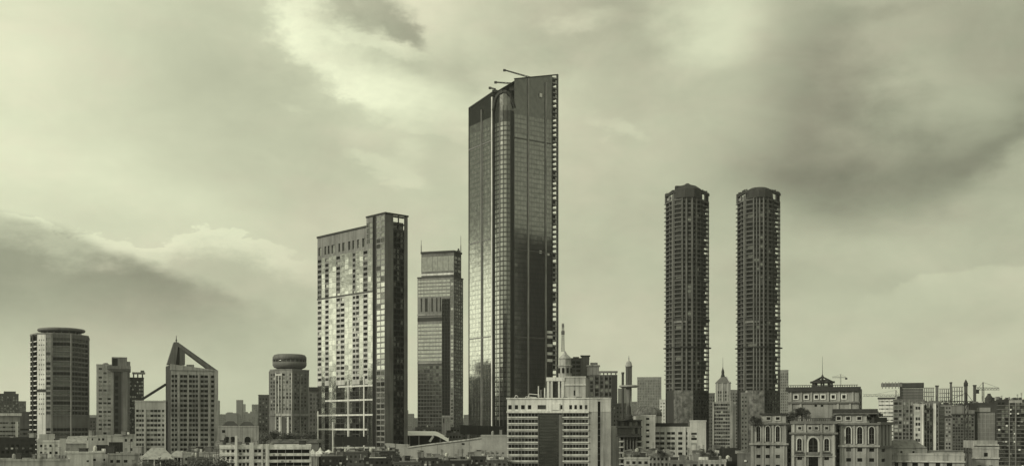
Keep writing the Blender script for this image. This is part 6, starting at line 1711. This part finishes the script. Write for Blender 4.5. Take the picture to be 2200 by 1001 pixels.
random.seed(17)
SH = [(690, 744, 981, 470, 'dark', 'dark tarred shack roof under the white tents'), (738, 790, 972, 500, 'grey', 'grey shack roof below the black billboard of the slab tower'), (782, 838, 985, 455, 'tar', 'dark shack at the bottom edge below the slab tower corner'),
      (800, 850, 970, 530, 'dark', 'dark shed touching the lower left end of the ramp'), (846, 905, 993, 440, 'grey', 'low grey roof at the bottom edge under the ramp foot'), (900, 962, 984, 480, 'dark', 'dark long shed with white roof edge before the ramp'),
      (956, 1012, 990, 450, 'tar', 'dark flat shed before the middle of the ramp'), (1006, 1052, 981, 500, 'dark', 'dark shed before the concrete block at the ramp head'), (1046, 1090, 989, 470, 'grey', 'grey shed against the left side of the banded office')]
for a, b, t, D, mt, lab in SH:
    T = block('tarred_shack', lab, 'shed', a, b, t, D, 14, mt, cols=random.choice((4, 5, 7)), cfrac=0.5, first=t + 8, step=11, h=5, last=1012, par=0.4, clut=7, roofmat='tar', glass=['g_dark', 'g_mid', 'g_pale'])
    f = T.face; f.bar('roof_edge', random.choice(('white', 'mid', 'pale')), f.len * 0.2, f.len * 0.85, T.zt + 0.42, T.zt + 0.75, -0.3, 0.3); T.finish()
# ------------------------------------------------------------------ trees
def tree_meshes(seed, h):
    rnd = random.Random(seed)
    tr = MB(); lf = MB()
    tr.lathe((0, 0), [(0.38, 0), (0.3, h * 0.25), (0.2, h * 0.55), (0.06, h * 0.85)], 8)
    clumps = []
    for k in range(26):
        a = rnd.uniform(0, 6.28); t = rnd.uniform(0.25, 1.0)
        z = h * (0.36 + 0.6 * t); r = h * 0.40 * math.sin(math.pi * (0.18 + 0.75 * t)) * rnd.uniform(0.35, 1.0)
        c = Vector((r * math.cos(a), r * math.sin(a), z)); clumps.append((c, h * rnd.uniform(0.08, 0.16)))
        if k < 11: tr.beam((0, 0, h * (0.25 + 0.4 * t * rnd.random())), c, 0.16)
    for c, s in clumps:
        for i in range(75):
            d = Vector((rnd.gauss(0, 1), rnd.gauss(0, 1), rnd.gauss(0, 0.75))).normalized() * s * rnd.uniform(0.5, 1.15)
            p = c + d; q = rnd.uniform(0.16, 0.38)
            u = Vector((rnd.gauss(0, 1), rnd.gauss(0, 1), rnd.gauss(0, 0.6))).normalized(); v = u.orthogonal().normalized()
            lf.quad(p - u * q, p + v * q * 0.6, p + u * q, p - v * q * 0.6)
    return tr.mesh('trunk', 'bark'), lf.mesh('crown', 'leaf')


TREES = [tree_meshes(s, 12.0) for s in (1, 2, 3, 4)]
random.seed(3)


def tree(px, top, D, label, group, hh=None):
    q = W(px, D); zt = Z(top, D); s = zt / 12.0 if hh is None else hh / 12.0
    o = link('tree', None, None, (q.x, q.y, 0 if hh is None else zt - hh)); o['label'] = label; o['category'] = 'tree'; o['group'] = group
    k = random.randrange(4); a = random.uniform(0, 6.28)
    for nm, me in zip(('trunk', 'crown'), TREES[k]):
        c = link(nm, me, o); c.scale = (min(s, 1.25) if s < 1.3 else s * 0.75, min(s, 1.25) if s < 1.3 else s * 0.75, s); c.rotation_euler.z = a


for k in range(13):
    tree(694 + k * 13 + random.uniform(-4, 4), (971 if k < 6 else 964) + random.uniform(-2, 12), random.uniform(505, 575), 'dark bushy tree in the clump below the mirrored slab tower', 'trees below the slab tower')
for k in range(13):
    tree(862 + k * 18 + random.uniform(-4, 4), 990 - min(k, 6) * 2.2 + random.uniform(-1, 9), random.uniform(520, 585), 'dark bushy tree in the row before the concrete ramp', 'trees before the ramp')
for k in range(16):
    tree(556 + k * 8.6 + random.uniform(-3, 3), 929 + random.uniform(-3, 6), random.uniform(760, 880), 'tall dark tree in the belt below the drum-capped tower', 'trees below the drum-capped tower')
for k in range(8):
    tree(300 + k * 25 + random.uniform(-8, 8), 990 + random.uniform(-5, 8), random.uniform(380, 410), 'dark tree top at the bottom edge beside the market pavilions', 'trees by the pavilions')
SHRUBS = ['left of two shrubs on the left wing terrace of the palace-like hotel', 'right of two shrubs on the left wing terrace of the palace-like hotel', 'first shrub from the left above the hotel arched centre', 'second shrub from the left above the hotel arched centre', 'third shrub from the left above the hotel arched centre', 'fourth shrub from the left above the hotel arched centre', 'shrub beside the left end of the right wing attic of the hotel', 'shrub on the far right corner of the hotel right wing terrace', 'shrub behind the right wing attic of the hotel', 'weedy shrub on the small pale house roof, left one', 'weedy shrub on the small pale house roof, right one', 'weedy shrub on the pale terrace roof right of the banded office', 'weedy shrub on the tank-strewn roof below the cream stair tower']
for k, (px, y, D) in enumerate(((1622, 893, 436), (1630, 898, 437), (1700, 884, 446), (1712, 877, 447), (1722, 875, 447), (1732, 880, 447), (1796, 890, 440), (1880, 882, 440), (1870, 886, 440), (1508, 968, 498), (1528, 966, 500), (1350, 968, 500), (1420, 966, 470))):
    tree(px, y, D, SHRUBS[k], 'terrace shrubs of the hotel' if k < 9 else 'shrubs on low roofs', hh=6.0)
# ------------------------------------------------------------------ haze over the city
hz = bpy.data.materials.new('haze'); hz.use_nodes = True
hn = hz.node_tree; hn.nodes.clear()
pv = hn.nodes.new('ShaderNodeVolumePrincipled'); pv.inputs['Color'].default_value = (0.93, 0.94, 0.93, 1); pv.inputs['Density'].default_value = HAZE; pv.inputs['Anisotropy'].default_value = 0.3
ho = hn.nodes.new('ShaderNodeOutputMaterial'); hn.links.new(pv.outputs[0], ho.inputs['Volume'])
m = MB(); m.box(-7100, 7100, -400, 9100, -1, 380)
MATS['haze'] = hz
o = link('haze', m.mesh('haze', 'haze')); o['kind'] = 'stuff'
